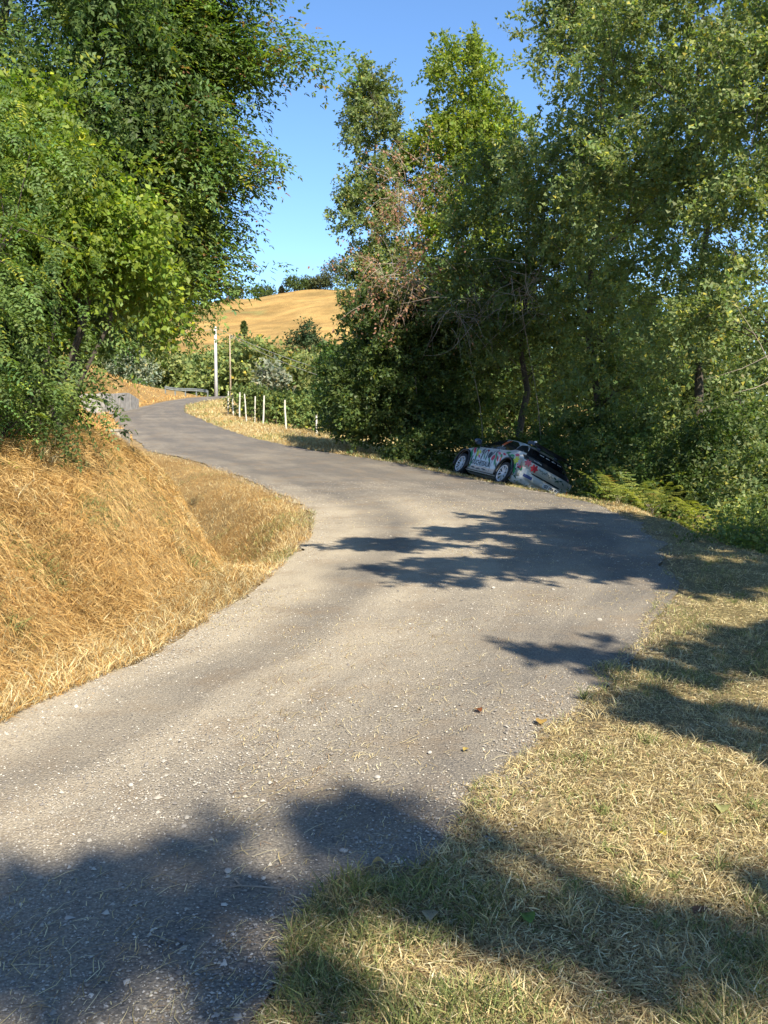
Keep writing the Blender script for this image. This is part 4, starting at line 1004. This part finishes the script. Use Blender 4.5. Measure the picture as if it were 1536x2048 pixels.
def scatter(r, n, x0, x1, y0, y1, keep, power=1.0):
    """random points, thinning with distance as 1/y^power"""
    out = np.zeros((0, 2))
    while len(out) < n:
        u_ = r.random(n * 2)
        if power == 1: y = y0 * (y1 / y0) ** u_
        else: y = (y0 ** (1 - power) + u_ * (y1 ** (1 - power) - y0 ** (1 - power))) ** (1 / (1 - power))
        fr = np.maximum(.46 * y, .5)
        x = np.maximum(x0, -fr) + (np.minimum(x1, fr) - np.maximum(x0, -fr)) * r.random(n * 2)
        k = keep(x, y); out = np.concatenate([out, np.stack([x[k], y[k]], 1)])
        if k.sum() == 0: break
    out = out[:n]; z, dr, dl, s = zsurf(out[:, 0], out[:, 1])
    return np.column_stack([out, z]), dr, dl, s

GOLD = np.array([[.38, .22, .065], [.45, .28, .095], [.31, .175, .055], [.51, .35, .145], [.24, .135, .05]])
STRAW = np.array([[.50, .40, .19], [.58, .48, .25], [.42, .33, .16], [.62, .54, .33], [.33, .24, .12]])
GREEN = np.array([[.15, .18, .055], [.20, .22, .075], [.11, .14, .045], [.28, .28, .10]])
def pal(r, A, n, j=.18): return A[r.integers(0, len(A), n)] * (1 + j * r.normal(size=(n, 1)))

# golden straw matted over the bank
r = np.random.default_rng(70)
P, dr, dl, s = scatter(r, 92000, -12, -1.0, 4.6, 24, lambda x, y: (lambda q: (q[3] > -.05) & (q[3] < 5.5))(height(x, y, False)), 1.5)
cl = vnoise(P[:, 0], P[:, 1], 1.6, 31)[:, None]
tus = vnoise(P[:, 0], P[:, 1], 3.2, 33) * .6 + vnoise(P[:, 0], P[:, 1], 1.0, 34) * .4
c = pal(r, GOLD, len(P)) * (.55 + .75 * cl) * np.array([1, .97, .95]) ** (3 * (tus[:, None] < .4))
gi = (vnoise(P[:, 0], P[:, 1], 1.4, 32) > .84) & (r.random(len(P)) < .6); c[gi] = pal(r, GREEN, gi.sum())
bl_ = .055 + .085 * sstep(.3, .75, tus); bn_ = 1.3 + .3 * (1 - sstep(.3, .7, tus))
tc_, *_q = scatter(r, 110, -9, -1.6, 4.8, 17, lambda x, y: (lambda q: (q[3] > .1) & (q[3] < 3.5))(height(x, y, False)), 1.1)
tn = r.integers(30, 110, len(tc_)); ti = np.repeat(np.arange(len(tc_)), tn); TP = tc_[ti].copy(); TP[:, :2] += r.normal(0, 1, (len(ti), 2)) * (.03 + .06 * r.random(len(tc_)))[ti][:, None]
TP[:, 2] = height(TP[:, 0], TP[:, 1])[0]; kd = r.random(len(tc_))[ti][:, None]
Tc = np.where(kd < .22, pal(r, GREEN, len(ti)), np.where(kd < .6, pal(r, GOLD, len(ti)) * .6, pal(r, STRAW, len(ti)) * .9))
P = np.concatenate([P, TP]); c = np.concatenate([c, Tc]); bl_ = np.concatenate([bl_, (.06 + .09 * r.random(len(tc_)))[ti]]); bn_ = np.concatenate([bn_, np.full(len(ti), 1.05)])
blades('bank_grass', P - np.array([0, 0, .02]), bl_, .0058, np.clip(c, .02, .8), bn_, r, 'long golden dry grass matted over the left bank', 'dry grass', wind=(.75, -.3, 0, .12))
# loose straw lying across the bank at all angles
P, dr, dl, s = scatter(r, 24000, -12, -1.0, 4.6, 24, lambda x, y: (lambda q: (q[3] > -.05) & (q[3] < 4.5))(height(x, y, False)), 1.4)
n = len(P); a = r.random(n) * 6.283; e = .06; tx = np.stack([np.cos(a), np.sin(a)], 1) * e
zz = height(P[:, 0] + tx[:, 0], P[:, 1] + tx[:, 1])[0] - height(P[:, 0] - tx[:, 0], P[:, 1] - tx[:, 1])[0]
d = unit(np.column_stack([tx * 2, zz]) + r.normal(0, .025, (n, 3))); L = .06 + .16 * r.random(n) ** 1.5; w = np.interp(P[:, 1], [5, 20], [.0016, .0042])
sd = unit(np.cross(d, unit(r.normal(0, 1, (n, 3))))) * w[:, None]; c0 = P + np.array([0, 0, 1.]) * (.03 + .07 * r.random(n))[:, None]; bd = r.normal(0, .10, (n, 3)) * L[:, None]
V = np.stack([c0 - d * L[:, None] / 2, c0 + bd + sd, c0 + d * L[:, None] / 2, c0 + bd - sd], 1); F_ = quads_for(n)
tag(link('bank_straw', np_mesh('bank_straw', V.reshape(-1, 3), F_, M['blade'], np.repeat(np.clip(pal(r, GOLD[[0, 1, 3, 3]], n), .03, .8), 4, 0))), 'loose cut straw lying across the left bank', 'straw', kind='stuff')
# verge between bank and road, ditch sides
P, dr, dl, s = scatter(r, 48000, -9, 0, 4.6, 34, lambda x, y: (lambda q: (q[2] > -.06) & (q[3] < .1) & (q[2] > -.06 + .2 * (vnoise(x, y, 3, 35) - .5)))(height(x, y, False)), 1.4)
cl = vnoise(P[:, 0], P[:, 1], 1.3, 36)[:, None]
c = pal(r, np.concatenate([GOLD, STRAW]), len(P)) * (.8 + .4 * cl); gi = (vnoise(P[:, 0], P[:, 1], .9, 37) > .66) & (r.random(len(P)) < .45); c[gi] = pal(r, GREEN, gi.sum())
blades('ditch_grass', P - np.array([0, 0, .01]), .11, .005, np.clip(c, .02, .8), .9, r, 'short straw-coloured grass between the left bank and the road', 'dry grass')
# near verge on the right: short, straw over green
def right_keep(x, y):
    q = height(x, y, False); verge = np.interp(y, [-8, 8, 11, 14, 19, 21.5, 26, 31, 36], [2.6, 2.6, 1.5, .75, .38, .12, .12, .4, 2.0])
    return (q[1] > -.10 + .26 * (vnoise(x, y, 2.5, 38) - .35)) & (q[1] < verge + .6)
P, dr, dl, s = scatter(r, 100000, -.8, 6, 2.1, 20, right_keep, 1.6)
n = len(P); gp = vnoise(P[:, 0], P[:, 1], 1.4, 41) * .6 + vnoise(P[:, 0], P[:, 1], 4.0, 42) * .4
edge = np.exp(-(dr / .45) ** 2); gf = np.clip(.05 + .6 * sstep(.48, .80, gp + .10 * edge), 0, .5)
isg = r.random(n) < gf * .75
c = pal(r, STRAW, n); c[isg] = pal(r, GREEN, isg.sum())
ll = np.where(isg, .052, .046) * (.35 + 1.5 * vnoise(P[:, 0], P[:, 1], 7.0, 45)) * (.8 + .5 * gp)
flatten = np.where(isg, .8, 1.45)
tc_, *_q = scatter(r, 130, -.6, 6, 2.2, 12, right_keep, 1.2)
tn = r.integers(18, 60, len(tc_)); ti = np.repeat(np.arange(len(tc_)), tn); to = r.normal(0, 1, (len(ti), 2)) * (.012 + .03 * r.random(len(tc_)))[ti][:, None]
TP = tc_[ti].copy(); TP[:, :2] += to; tg_ = r.random(len(tc_)) < .55
Tc = np.where(tg_[ti][:, None], pal(r, GREEN, len(ti)), pal(r, STRAW, len(ti))); TL = (.045 + .055 * r.random(len(tc_)))[ti]
P = np.concatenate([P, TP]); c = np.concatenate([c, Tc]); ll = np.concatenate([ll, TL]); flatten = np.concatenate([flatten, np.full(len(ti), .8)])
blades('verge_grass', P - np.array([0, 0, .008]), ll, .0038, np.clip(c, .02, .8), flatten, r, 'short parched grass with green tufts on the near right verge', 'grass')
# dead grass lying flat between the tufts
P, dr, dl, s = scatter(r, 38000, -.8, 6, 2.1, 14, lambda x, y: right_keep(x, y), 1.6)
n = len(P); a = r.random(n) * 6.283; d = np.stack([np.cos(a), np.sin(a), r.normal(0, .10, n)], 1); L = .02 + .07 * r.random(n) ** 1.6; w = .0010 + .0008 * r.random(n) + .00012 * P[:, 1]
sd = np.stack([-np.sin(a), np.cos(a), r.normal(0, .3, n)], 1) * w[:, None]; c0 = P + np.array([0, 0, 1.]) * (.004 + .018 * r.random(n))[:, None]; bd = r.normal(0, .10, (n, 3)) * L[:, None] * np.array([1, 1, .3])
V = np.stack([c0 - d * L[:, None] / 2, c0 + bd + sd, c0 + d * L[:, None] / 2, c0 + bd - sd], 1); F_ = quads_for(n)
tag(link('verge_thatch', np_mesh('verge_thatch', V.reshape(-1, 3), F_, M['blade'], np.repeat(np.clip(pal(r, np.concatenate([STRAW, np.array([[.22, .15, .08], [.30, .20, .10]])]), n), .03, .8), 4, 0))), 'dead straw lying flat among the grass of the right verge', 'straw', kind='stuff')
# strip of bright dry grass along the drop, round the bend and up to the vineyard
P, dr, dl, s = scatter(r, 44000, -17, 5, 17, 82, lambda x, y: (lambda q: (q[1] > -.1 + .3 * (vnoise(x, y, 1.6, 43) - .4)) & (q[1] < np.interp(y, [17, 24, 31, 34, 40, 50], [.7, .65, 1.0, 3.0, 4.2, 4.5])))(height(x, y, False)), 2.0)
c = pal(r, np.concatenate([STRAW, GOLD[:2]]), len(P)); gi = (vnoise(P[:, 0], P[:, 1], .5, 44) > .55) & (r.random(len(P)) < .4); c[gi] = pal(r, GREEN, gi.sum()) * 1.2
blades('roadside_grass', P - np.array([0, 0, .01]), np.interp(P[:, 1], [17, 26, 32, 60], [.07, .085, .14, .2]), np.interp(P[:, 1], [17, 30, 60], [.007, .014, .026]), np.clip(c, .02, .8), .9, r, 'bright dry grass along the outer edge of the road up to the vineyard', 'dry grass')
# far golden bank above the retaining wall
P, dr, dl, s = scatter(r, 14000, -32, -10, 38, 84, lambda x, y: (lambda q: (q[2] > .1) & (q[3] < 9))(height(x, y, False)), 1.0)
blades('far_bank_grass', P, .28, .035, np.clip(pal(r, GOLD, len(P)) * 1.45, .02, .8), 1.0, r, 'golden grass on the slope above the concrete retaining wall', 'dry grass')
# weeds and leaf litter down the wooded slope
P, dr, dl, s = scatter(r, 26000, -3, 14, 10, 36, lambda x, y: (lambda q: (q[1] > np.interp(y, [8, 11, 14, 19, 26, 31, 36], [3.1, 2.0, 1.2, .75, .7, .8, 3])) & (q[1] < 7))(height(x, y, False)), 1.2)
n = len(P); up_ = P + np.array([0, 0, 1.]) * (r.random(n) ** 1.5 * .42)[:, None]
ax = unit(r.normal(0, 1, (n, 3)) * np.array([1, 1, .35])); nn = unit(np.array([0, 0, 1.]) + r.normal(0, .5, (n, 3)))
sz = .075 * (.6 + .8 * r.random(n)); V = leaf_quads(up_, ax, nn, sz, sz * .7)
c = pal(r, np.array([[.11, .15, .04], [.13, .17, .045], [.08, .12, .035], [.18, .19, .06], [.22, .16, .07]]), n)
tag(link('undergrowth', np_mesh('undergrowth', V, quads_for(n), M['leaf'], np.repeat(np.clip(c, .01, .5), 4, 0))), 'leafy ground cover on the slope under the right-hand trees', 'ground cover', kind='stuff')

# ---- bracken ferns: each frond a part
def fern(x, y, n, size, colour, label, seed, spread=1.0):
    r = np.random.default_rng(seed); z = h1(x, y); root = empty('bracken_fern', (x, y, z)); tag(root, label, 'fern', 'bracken ferns beside the car')
    for k in range(n):
        a = 2 * math.pi * (k + r.random() * .6) / n; L = size * (.75 + .5 * r.random()); out = np.array([math.cos(a), math.sin(a), 0]) * spread
        Vs, Cs = [], []; pr = None; c0 = np.array(colour) * (.8 + .4 * r.random())
        if r.random() < .16: c0 = np.array([.34, .21, .08])
        hz_, lf_, dp_ = .7 + .35 * r.random(), 1.2 + .6 * r.random(), .7 + .5 * r.random(); wob = r.normal(0, .14, 3) * L
        def curve(t): return out * (L * hz_ * t) + np.array([0, 0, 1]) * (L * (lf_ * t - dp_ * t * t)) + wob * t * t
        def strip(p, q, w_):
            e = unit(np.cross(q - p, [.3, .2, 1.])[None])[0] * w_; Vs.append(np.array([p - e, p + e, q + e * .6, q - e * .6])); Cs.append(np.repeat(c0[None] * .9, 4, 0))
        T_ = np.linspace(.2, 1, 13)
        for t0, t1 in zip(np.linspace(0, .95, 9)[:-1], np.linspace(0, .95, 9)[1:]): strip(curve(t0), curve(t1), .006)
        for t in T_:
            ctr = curve(t); tang = unit((out * hz_ + np.array([0, 0, 1]) * (lf_ - 2 * dp_ * t))[None])[0]; sd = unit(np.cross(tang, [0, 0, 1])[None])[0]; nr_ = np.cross(sd, tang)
            pl = L * .23 * (1 - t) ** .75 * min(1, (t - .05) * 5) + .012
            for sg in (-1, 1):
                axp = unit((sd * sg + tang * .5 - np.array([0, 0, .3]) + r.normal(0, .17, 3))[None])[0]
                strip(ctr, ctr + axp * pl, .003)
                for q in np.linspace(.12, .95, 6):                  # leaflets along each pinna
                    b_ = ctr + axp * pl * q; lw = L * .034 * (1 - .7 * q) * (1 - .5 * t) + .004
                    for s2 in (-1, 1):
                        a2 = unit((tang * s2 + axp * .5)[None])[0]
                        Vs.append(leaf_quads(b_[None], a2[None], nr_[None], np.array([lw]), np.array([max(pl * .15, .007)]))); Cs.append(np.repeat((c0 * (.85 + .3 * r.random()))[None], 4, 0))
        V = np.concatenate(Vs); fr = link('frond', np_mesh('frond', V, quads_for(len(V) // 4), M['leaf'], np.clip(np.concatenate(Cs), .01, .6)), root)
    mb = MB()
    for k in range(n): mb.tube([(0, 0, -.1), (r.normal(0, .03), r.normal(0, .03), .12), (r.normal(0, .08), r.normal(0, .08), .3)], [.008, .007, .005], 4, cap=False)
    mb.build('stalks', M['dead'], root)['kind'] = 'stuff'
FERN = (.23, .26, .055); FERN2 = (.31, .31, .065); FERN3 = (.15, .19, .045)
for k, (x, y, n_, sz, c, lab) in enumerate([
        (4.75, 19.2, 8, .85, FERN, 'fern with arching fronds just right of the car bumper'),
        (5.05, 17.9, 9, .75, FERN2, 'yellow-green fern at the brink in front of the other left ferns'),
        (5.35, 18.9, 8, .95, FERN3, 'darker fern standing behind the yellow-green one'),
        (5.0, 20.4, 7, .9, FERN3, 'shaded fern touching the shadow behind the car'),
        (6.05, 17.6, 9, 1.0, FERN2, 'tallest bright fern of the right-hand clump'),
        (5.75, 16.7, 8, .75, FERN2, 'low golden-green fern at the foot of the right-hand clump'),
        (6.5, 17.2, 8, .85, FERN, 'fern at the far right of the clump before the weeds')]):
    fern(x, y, n_ - 1, sz * 1.35, c, lab, 400 + k)

# ---- dead climbers hanging in the wood: bare curling stems, a few rusty leaves
def dead_tangle(base, c, rad, n, rust, label, seed):
    r = np.random.default_rng(seed); b = gz(*base); root = empty('dead_climber', b); tag(root, label, 'dead climber', 'dead climbers in the wood')
    mb = MB(); c = np.array(c) - np.array(b); pts_all = []
    mb.tube([np.array([0, 0, -.2]) + (c - np.array([0, 0, -.2])) * t + np.array([.35 * math.sin(4 * t), .8 * math.sin(math.pi * t), 0]) for t in np.linspace(0, 1, 9)], [.014] * 5 + [.012] * 4, 4, cap=False)
    for k in range(n):
        p = c + r.normal(0, .45, 3) * np.array(rad); d = unit(r.normal(0, 1, (1, 3)) * np.array([1, .6, 1]))[0]; L = .9 + 1.3 * r.random(); cur = r.normal(0, .5, 3); q = []
        for t in range(7):
            q.append(p.copy()); p = p + d * L / 6; d = unit((d + cur * .35 + np.array([0, 0, -.12]) + r.normal(0, .12, 3))[None])[0]
        mb.tube(q, [.011, .010, .008, .007, .005, .004, .002], 3, cap=False); pts_all += q[2:]
    mb.build('stems', M['dead'], root, smooth=True)['kind'] = 'stuff'
    if rust:
        pa = np.array(pts_all); P = pa[r.integers(0, len(pa), rust)] + r.normal(0, .10, (rust, 3)); sz = .10 * (.6 + .8 * r.random(rust))
        V = leaf_quads(P, unit(r.normal(0, 1, (rust, 3)) - np.array([0, 0, .6])), unit(r.normal(0, 1, (rust, 3))), sz, sz * .6)
        cc = pal(r, np.array([[.34, .17, .11], [.40, .22, .15], [.28, .15, .08], [.25, .22, .08]]), rust)
        o = link('withered_leaves', np_mesh('withered_leaves', V, quads_for(rust), M['leaf'], np.repeat(np.clip(cc, .02, .6), 4, 0)), root); o['kind'] = 'stuff'
dead_tangle((.9, 32.0), (.6, 31.6, 6.4), (1.4, .5, .8), 80, 1800, 'withered reddish creeper across the middle of the wood', 501)
dead_tangle((1.6, 35.2), (.9, 35.0, 10.0), (1.0, .5, 1.2), 50, 1300, 'rust-leaved creeper high in the yellow-green tree', 502)
dead_tangle((3.0, 30.4), (2.6, 30.2, 5.2), (1.2, .5, 1.0), 60, 60, 'pale bare curling stems hanging below the creeper', 503)
dead_tangle((4.6, 28.6), (4.2, 28.2, 5.6), (1.0, .5, .9), 50, 0, 'grey leafless stems dangling above the car', 504)
dead_tangle((8.2, 17.4), (7.3, 17.2, 2.6), (.5, .4, .9), 18, 30, 'dry brown stalks hanging at the right edge of the wood', 505)

# ---- grit and straw on the road
def pebbles(name, P, size, colour, r, label, cat):
    n = len(P); base = np.array([(1, 0, -.4), (0, 1, -.4), (-1, 0, -.4), (0, -1, -.4), (.15, .1, .9)])
    tri = np.array([(0, 1, 4), (1, 2, 4), (2, 3, 4), (3, 0, 4)])
    a = r.random(n) * 6.28; ca, sa = np.cos(a), np.sin(a)
    B = base[None] * (1 + r.normal(0, .25, (n, 5, 3))) + r.normal(0, .18, (n, 5, 3)); B = B * size[:, None, None] * np.array([1.2, .9, .65])
    X = B[..., 0] * ca[:, None] - B[..., 1] * sa[:, None]; Y = B[..., 0] * sa[:, None] + B[..., 1] * ca[:, None]
    V = np.stack([X, Y, B[..., 2]], -1) + P[:, None, :] + np.array([0, 0, 1.]) * (size * .3)[:, None, None]
    F_ = (np.arange(n) * 5)[:, None, None] + tri[None]
    return tag(link(name, np_mesh(name, V.reshape(-1, 3), F_.reshape(-1, 3), M['stone'], np.repeat(colour, 5, 0))), label, cat, kind='stuff')
STONE = np.array([[.36, .325, .265], [.31, .275, .225], [.25, .225, .19], [.44, .40, .335], [.18, .16, .14]])
def road_keep(x, y):
    q = height(x, y, False); uu = (x - at_y(XL, y)) / (at_y(XR, y) - at_y(XL, y))
    dens = np.interp(uu, [0, .08, .17, .27, .36, .5, .65, .85, 1], [1, .9, .35, .25, .8, .75, .5, .35, .5]) * (.4 + .9 * vnoise(x, y, 1.5, 61))
    return (q[1] < -.02) & (q[2] < -.02) & (np.random.default_rng(3).random(len(x)) < dens)
P, dr, dl, s = scatter(r, 30000, -6, 5, 2.2, 24, road_keep, 1.25)
sz = .0016 + .0034 * r.random(len(P)) ** 3 + .00028 * P[:, 1]
pebbles('grit', P, sz, np.clip(pal(r, STONE, len(P), .12), .05, .8), r, 'pale loose grit and small stones strewn over the bend', 'gravel')
P, dr, dl, s = scatter(r, 650, -6, 5, 2.2, 14, road_keep, 1.0)
pebbles('loose_stones', P, (.0055 + .009 * r.random(len(P)) ** 3), np.clip(pal(r, STONE, len(P), .1), .05, .8), r, 'scattered larger chippings on the near road', 'gravel')
P, dr, dl, s = scatter(r, 7500, -9, 6, 2.2, 30, lambda x, y: (lambda q: ((np.abs(q[1] + .06) < .24) | (np.abs(q[2] + .06) < .26)) & (vnoise(x, y, 2.2, 66) > .4))(height(x, y, False)), .6)
pebbles('edge_grit', P, .002 + .005 * r.random(len(P)) ** 3 + .0003 * P[:, 1], np.clip(pal(r, np.concatenate([STONE, np.array([[.22, .16, .10], [.3, .23, .15]])]), len(P), .12), .05, .8), r, 'crumbled asphalt, grit and earth along both road edges', 'gravel')
# straw stalks blown onto the road
P, dr, dl, s = scatter(r, 4200, -6, 5, 2.2, 20, lambda x, y: road_keep(x, y) & (vnoise(x, y, .7, 63) > .35), .7)
n = len(P); a = r.normal(.9, .7, n); d = np.stack([np.cos(a), np.sin(a), np.zeros(n)], 1); L = .015 + .10 * r.random(n) ** 3; w = .0006 + .0006 * r.random(n) + .00012 * P[:, 1]
sd = np.stack([-np.sin(a), np.cos(a), np.zeros(n)], 1) * w[:, None]; hi = np.array([0, 0, 1.]) * (.004 + .008 * r.random(n))[:, None]
bend = sd / w[:, None] * (L * r.normal(0, .12, n))[:, None]
V = np.stack([P - d * L[:, None] / 2 - sd, P - d * L[:, None] / 2 + sd, P + bend + sd + hi, P + bend - sd + hi, P + d * L[:, None] / 2 + sd * .6 + hi * .5, P + d * L[:, None] / 2 - sd * .6 + hi * .5], 1) + np.array([0, 0, .004])
i = (np.arange(n) * 6)[:, None]; F_ = np.concatenate([i + np.array([[0, 1, 2, 3]]), i + np.array([[3, 2, 4, 5]])], 0)
tag(link('straw_litter', np_mesh('straw_litter', V.reshape(-1, 3), F_, M['blade'], np.repeat(np.clip(pal(r, np.concatenate([STRAW, np.array([[.25, .16, .09]])]), n), .03, .8), 6, 0))), 'bits of dry straw blown over the road', 'straw', kind='stuff')

# ---- single fallen leaves and single stones that stand out
def fallen_leaf(x, y, size, rgb, label, seed, lift=.0):
    r = np.random.default_rng(seed); z = float(zsurf(np.array([x]), np.array([y]))[0][0]) + lift
    bm = bmesh.new(); n = 9; left = []; right = []; mid_ = []
    a = r.random() * 6.28; curl = r.normal(.25, .1)
    for k in range(n):
        t = k / (n - 1); w = size * .36 * math.sin(math.pi * min(1, t * .98 + .02)) ** .75
        zc_ = size * (.10 + .22 * curl * math.sin(t * 4)); 
        for lst, q in ((left, -1), (mid_, 0), (right, 1)):
            px, py = size * (t - .5), q * w; lst.append(bm.verts.new((px * math.cos(a) - py * math.sin(a), px * math.sin(a) + py * math.cos(a), zc_ + abs(q) * w * (.35 + .2 * math.sin(5 * t + seed)))))
    for k in range(n - 1):
        for p, q in ((left, mid_), (mid_, right)):
            bm.faces.new((p[k], q[k], q[k + 1], p[k + 1]))
    me = bpy.data.meshes.new('fallen_leaf'); bm.to_mesh(me); bm.free()
    ca = me.color_attributes.new('Col', 'FLOAT_COLOR', 'POINT')
    for d_ in ca.data: d_.color = (*(np.array(rgb) * (.85 + .3 * r.random())), 1)
    me.materials.append(M['leaf']); me.polygons.foreach_set('use_smooth', [True] * len(me.polygons))
    tag(link('fallen_leaf', me, loc=(x, y, z)), label, 'leaf', 'single fallen leaves')
for k, a_ in enumerate([
        (.84, 4.95, .085, (.50, .32, .10), 'curled ochre leaf on the road close to the verge'), (.52, 5.12, .06, (.25, .09, .035), 'small rust-red leaf on the road left of the ochre one'),
        (.46, 2.92, .07, (.16, .24, .05), 'broad green leaf lying in the shaded grass'), (1.42, 3.86, .10, (.40, .40, .17), 'folded pale olive leaf on the sunny grass at the right'),
        (.15, 2.95, .08, (.42, .34, .22), 'dry beige leaf in the grass near the road edge'), (1.05, 3.02, .07, (.10, .06, .04), 'dark brown withered leaf in the grass at the lower right'),
        (1.10, 3.62, .045, (.60, .50, .06), 'small bright yellow leaf in the sunny grass'), (.40, 4.5, .045, (.55, .40, .12), 'tiny yellow leaf on bare asphalt before the verge'),
        (-.02, 3.32, .05, (.55, .36, .14), 'orange-tan leaf on the road beside two pale stones'), (1.05, 2.55, .06, (.58, .45, .10), 'yellow leaf in the bottom right corner grass')]):
    fallen_leaf(a_[0], a_[1], a_[2], a_[3], a_[4], 600 + k, .015 if a_[0] > at_y(XR, a_[1]) else .002)
for k, (x, y, sz_, lab) in enumerate([
        (-.15, 3.40, .020, 'chunky pale stone on the road in the shade near the grass edge'), (.06, 3.33, .018, 'flat pale stone just left of the grass edge'),
        (-.55, 3.22, .019, 'grey stone beside a forked twig on the shaded road'), (-.42, 3.18, .014, 'small white stone right of the forked twig'),
        (-.03, 4.12, .020, 'pale angular stone on the sunny road above the shadows'), (.22, 4.45, .016, 'lone pale stone in the middle of the sunny road'),
        (-.62, 2.78, .018, 'rounded dark stone in the deep foreground shadow'), (-1.30, 3.02, .020, 'light stone at the left in the foreground shadow'),
        (-1.06, 2.43, .030, 'large cream stone in the bottom left corner'), (-1.10, 4.0, .017, 'pale stone on the left of the sunny near road'),
        (1.75, 7.6, .030, 'white stone on the road below the big tree shadow'), (1.05, 9.0, .030, 'white stone at the lower rim of the big tree shadow')]):
    sz_ *= .68; bm = bmesh.new(); bmesh.ops.create_icosphere(bm, subdivisions=2, radius=sz_); rr = random.Random(k + 40)
    dirs = [Vector((rr.gauss(0, 1), rr.gauss(0, 1), rr.gauss(0, 1))).normalized() for _ in range(7)]
    for v in bm.verts:
        for d_ in dirs:
            e_ = v.co.dot(d_) - sz_ * .72
            if e_ > 0: v.co -= d_ * e_
        v.co = Vector((v.co.x * 1.25, v.co.y, v.co.z * .7))
    bmesh.ops.rotate(bm, verts=bm.verts[:], matrix=Matrix.Rotation(rr.random() * 6, 3, 'Z'))
    me = bpy.data.meshes.new('road_stone'); bm.to_mesh(me); bm.free()
    ca = me.color_attributes.new('Col', 'FLOAT_COLOR', 'POINT'); cc = (.15, .14, .13) if k == 6 else (.36, .33, .28)
    for d_ in ca.data: d_.color = (*cc, 1)
    me.materials.append(M['stone']); z = float(zsurf(np.array([x]), np.array([y]))[0][0])
    tag(link('road_stone', me, loc=(x, y, z + sz_ * .35)), lab, 'stone', 'single stones on the road')
z = float(zsurf(np.array([-.46]), np.array([3.05]))[0][0])
mb = MB(); mb.tube([(-.10, .05, .008), (-.07, .0, .006), (0, -.01, .008), (.07, -.02, .006)], [.002, .003, .003, .0015], 5); mb.tube([(-.07, 0, .007), (-.11, -.02, .01)], [.0025, .001], 4)
o = mb.build('fallen_twig', M['dead'], loc=(-.42, 3.12, z)); tag(o, 'forked dry twig lying on the shaded road', 'twig')
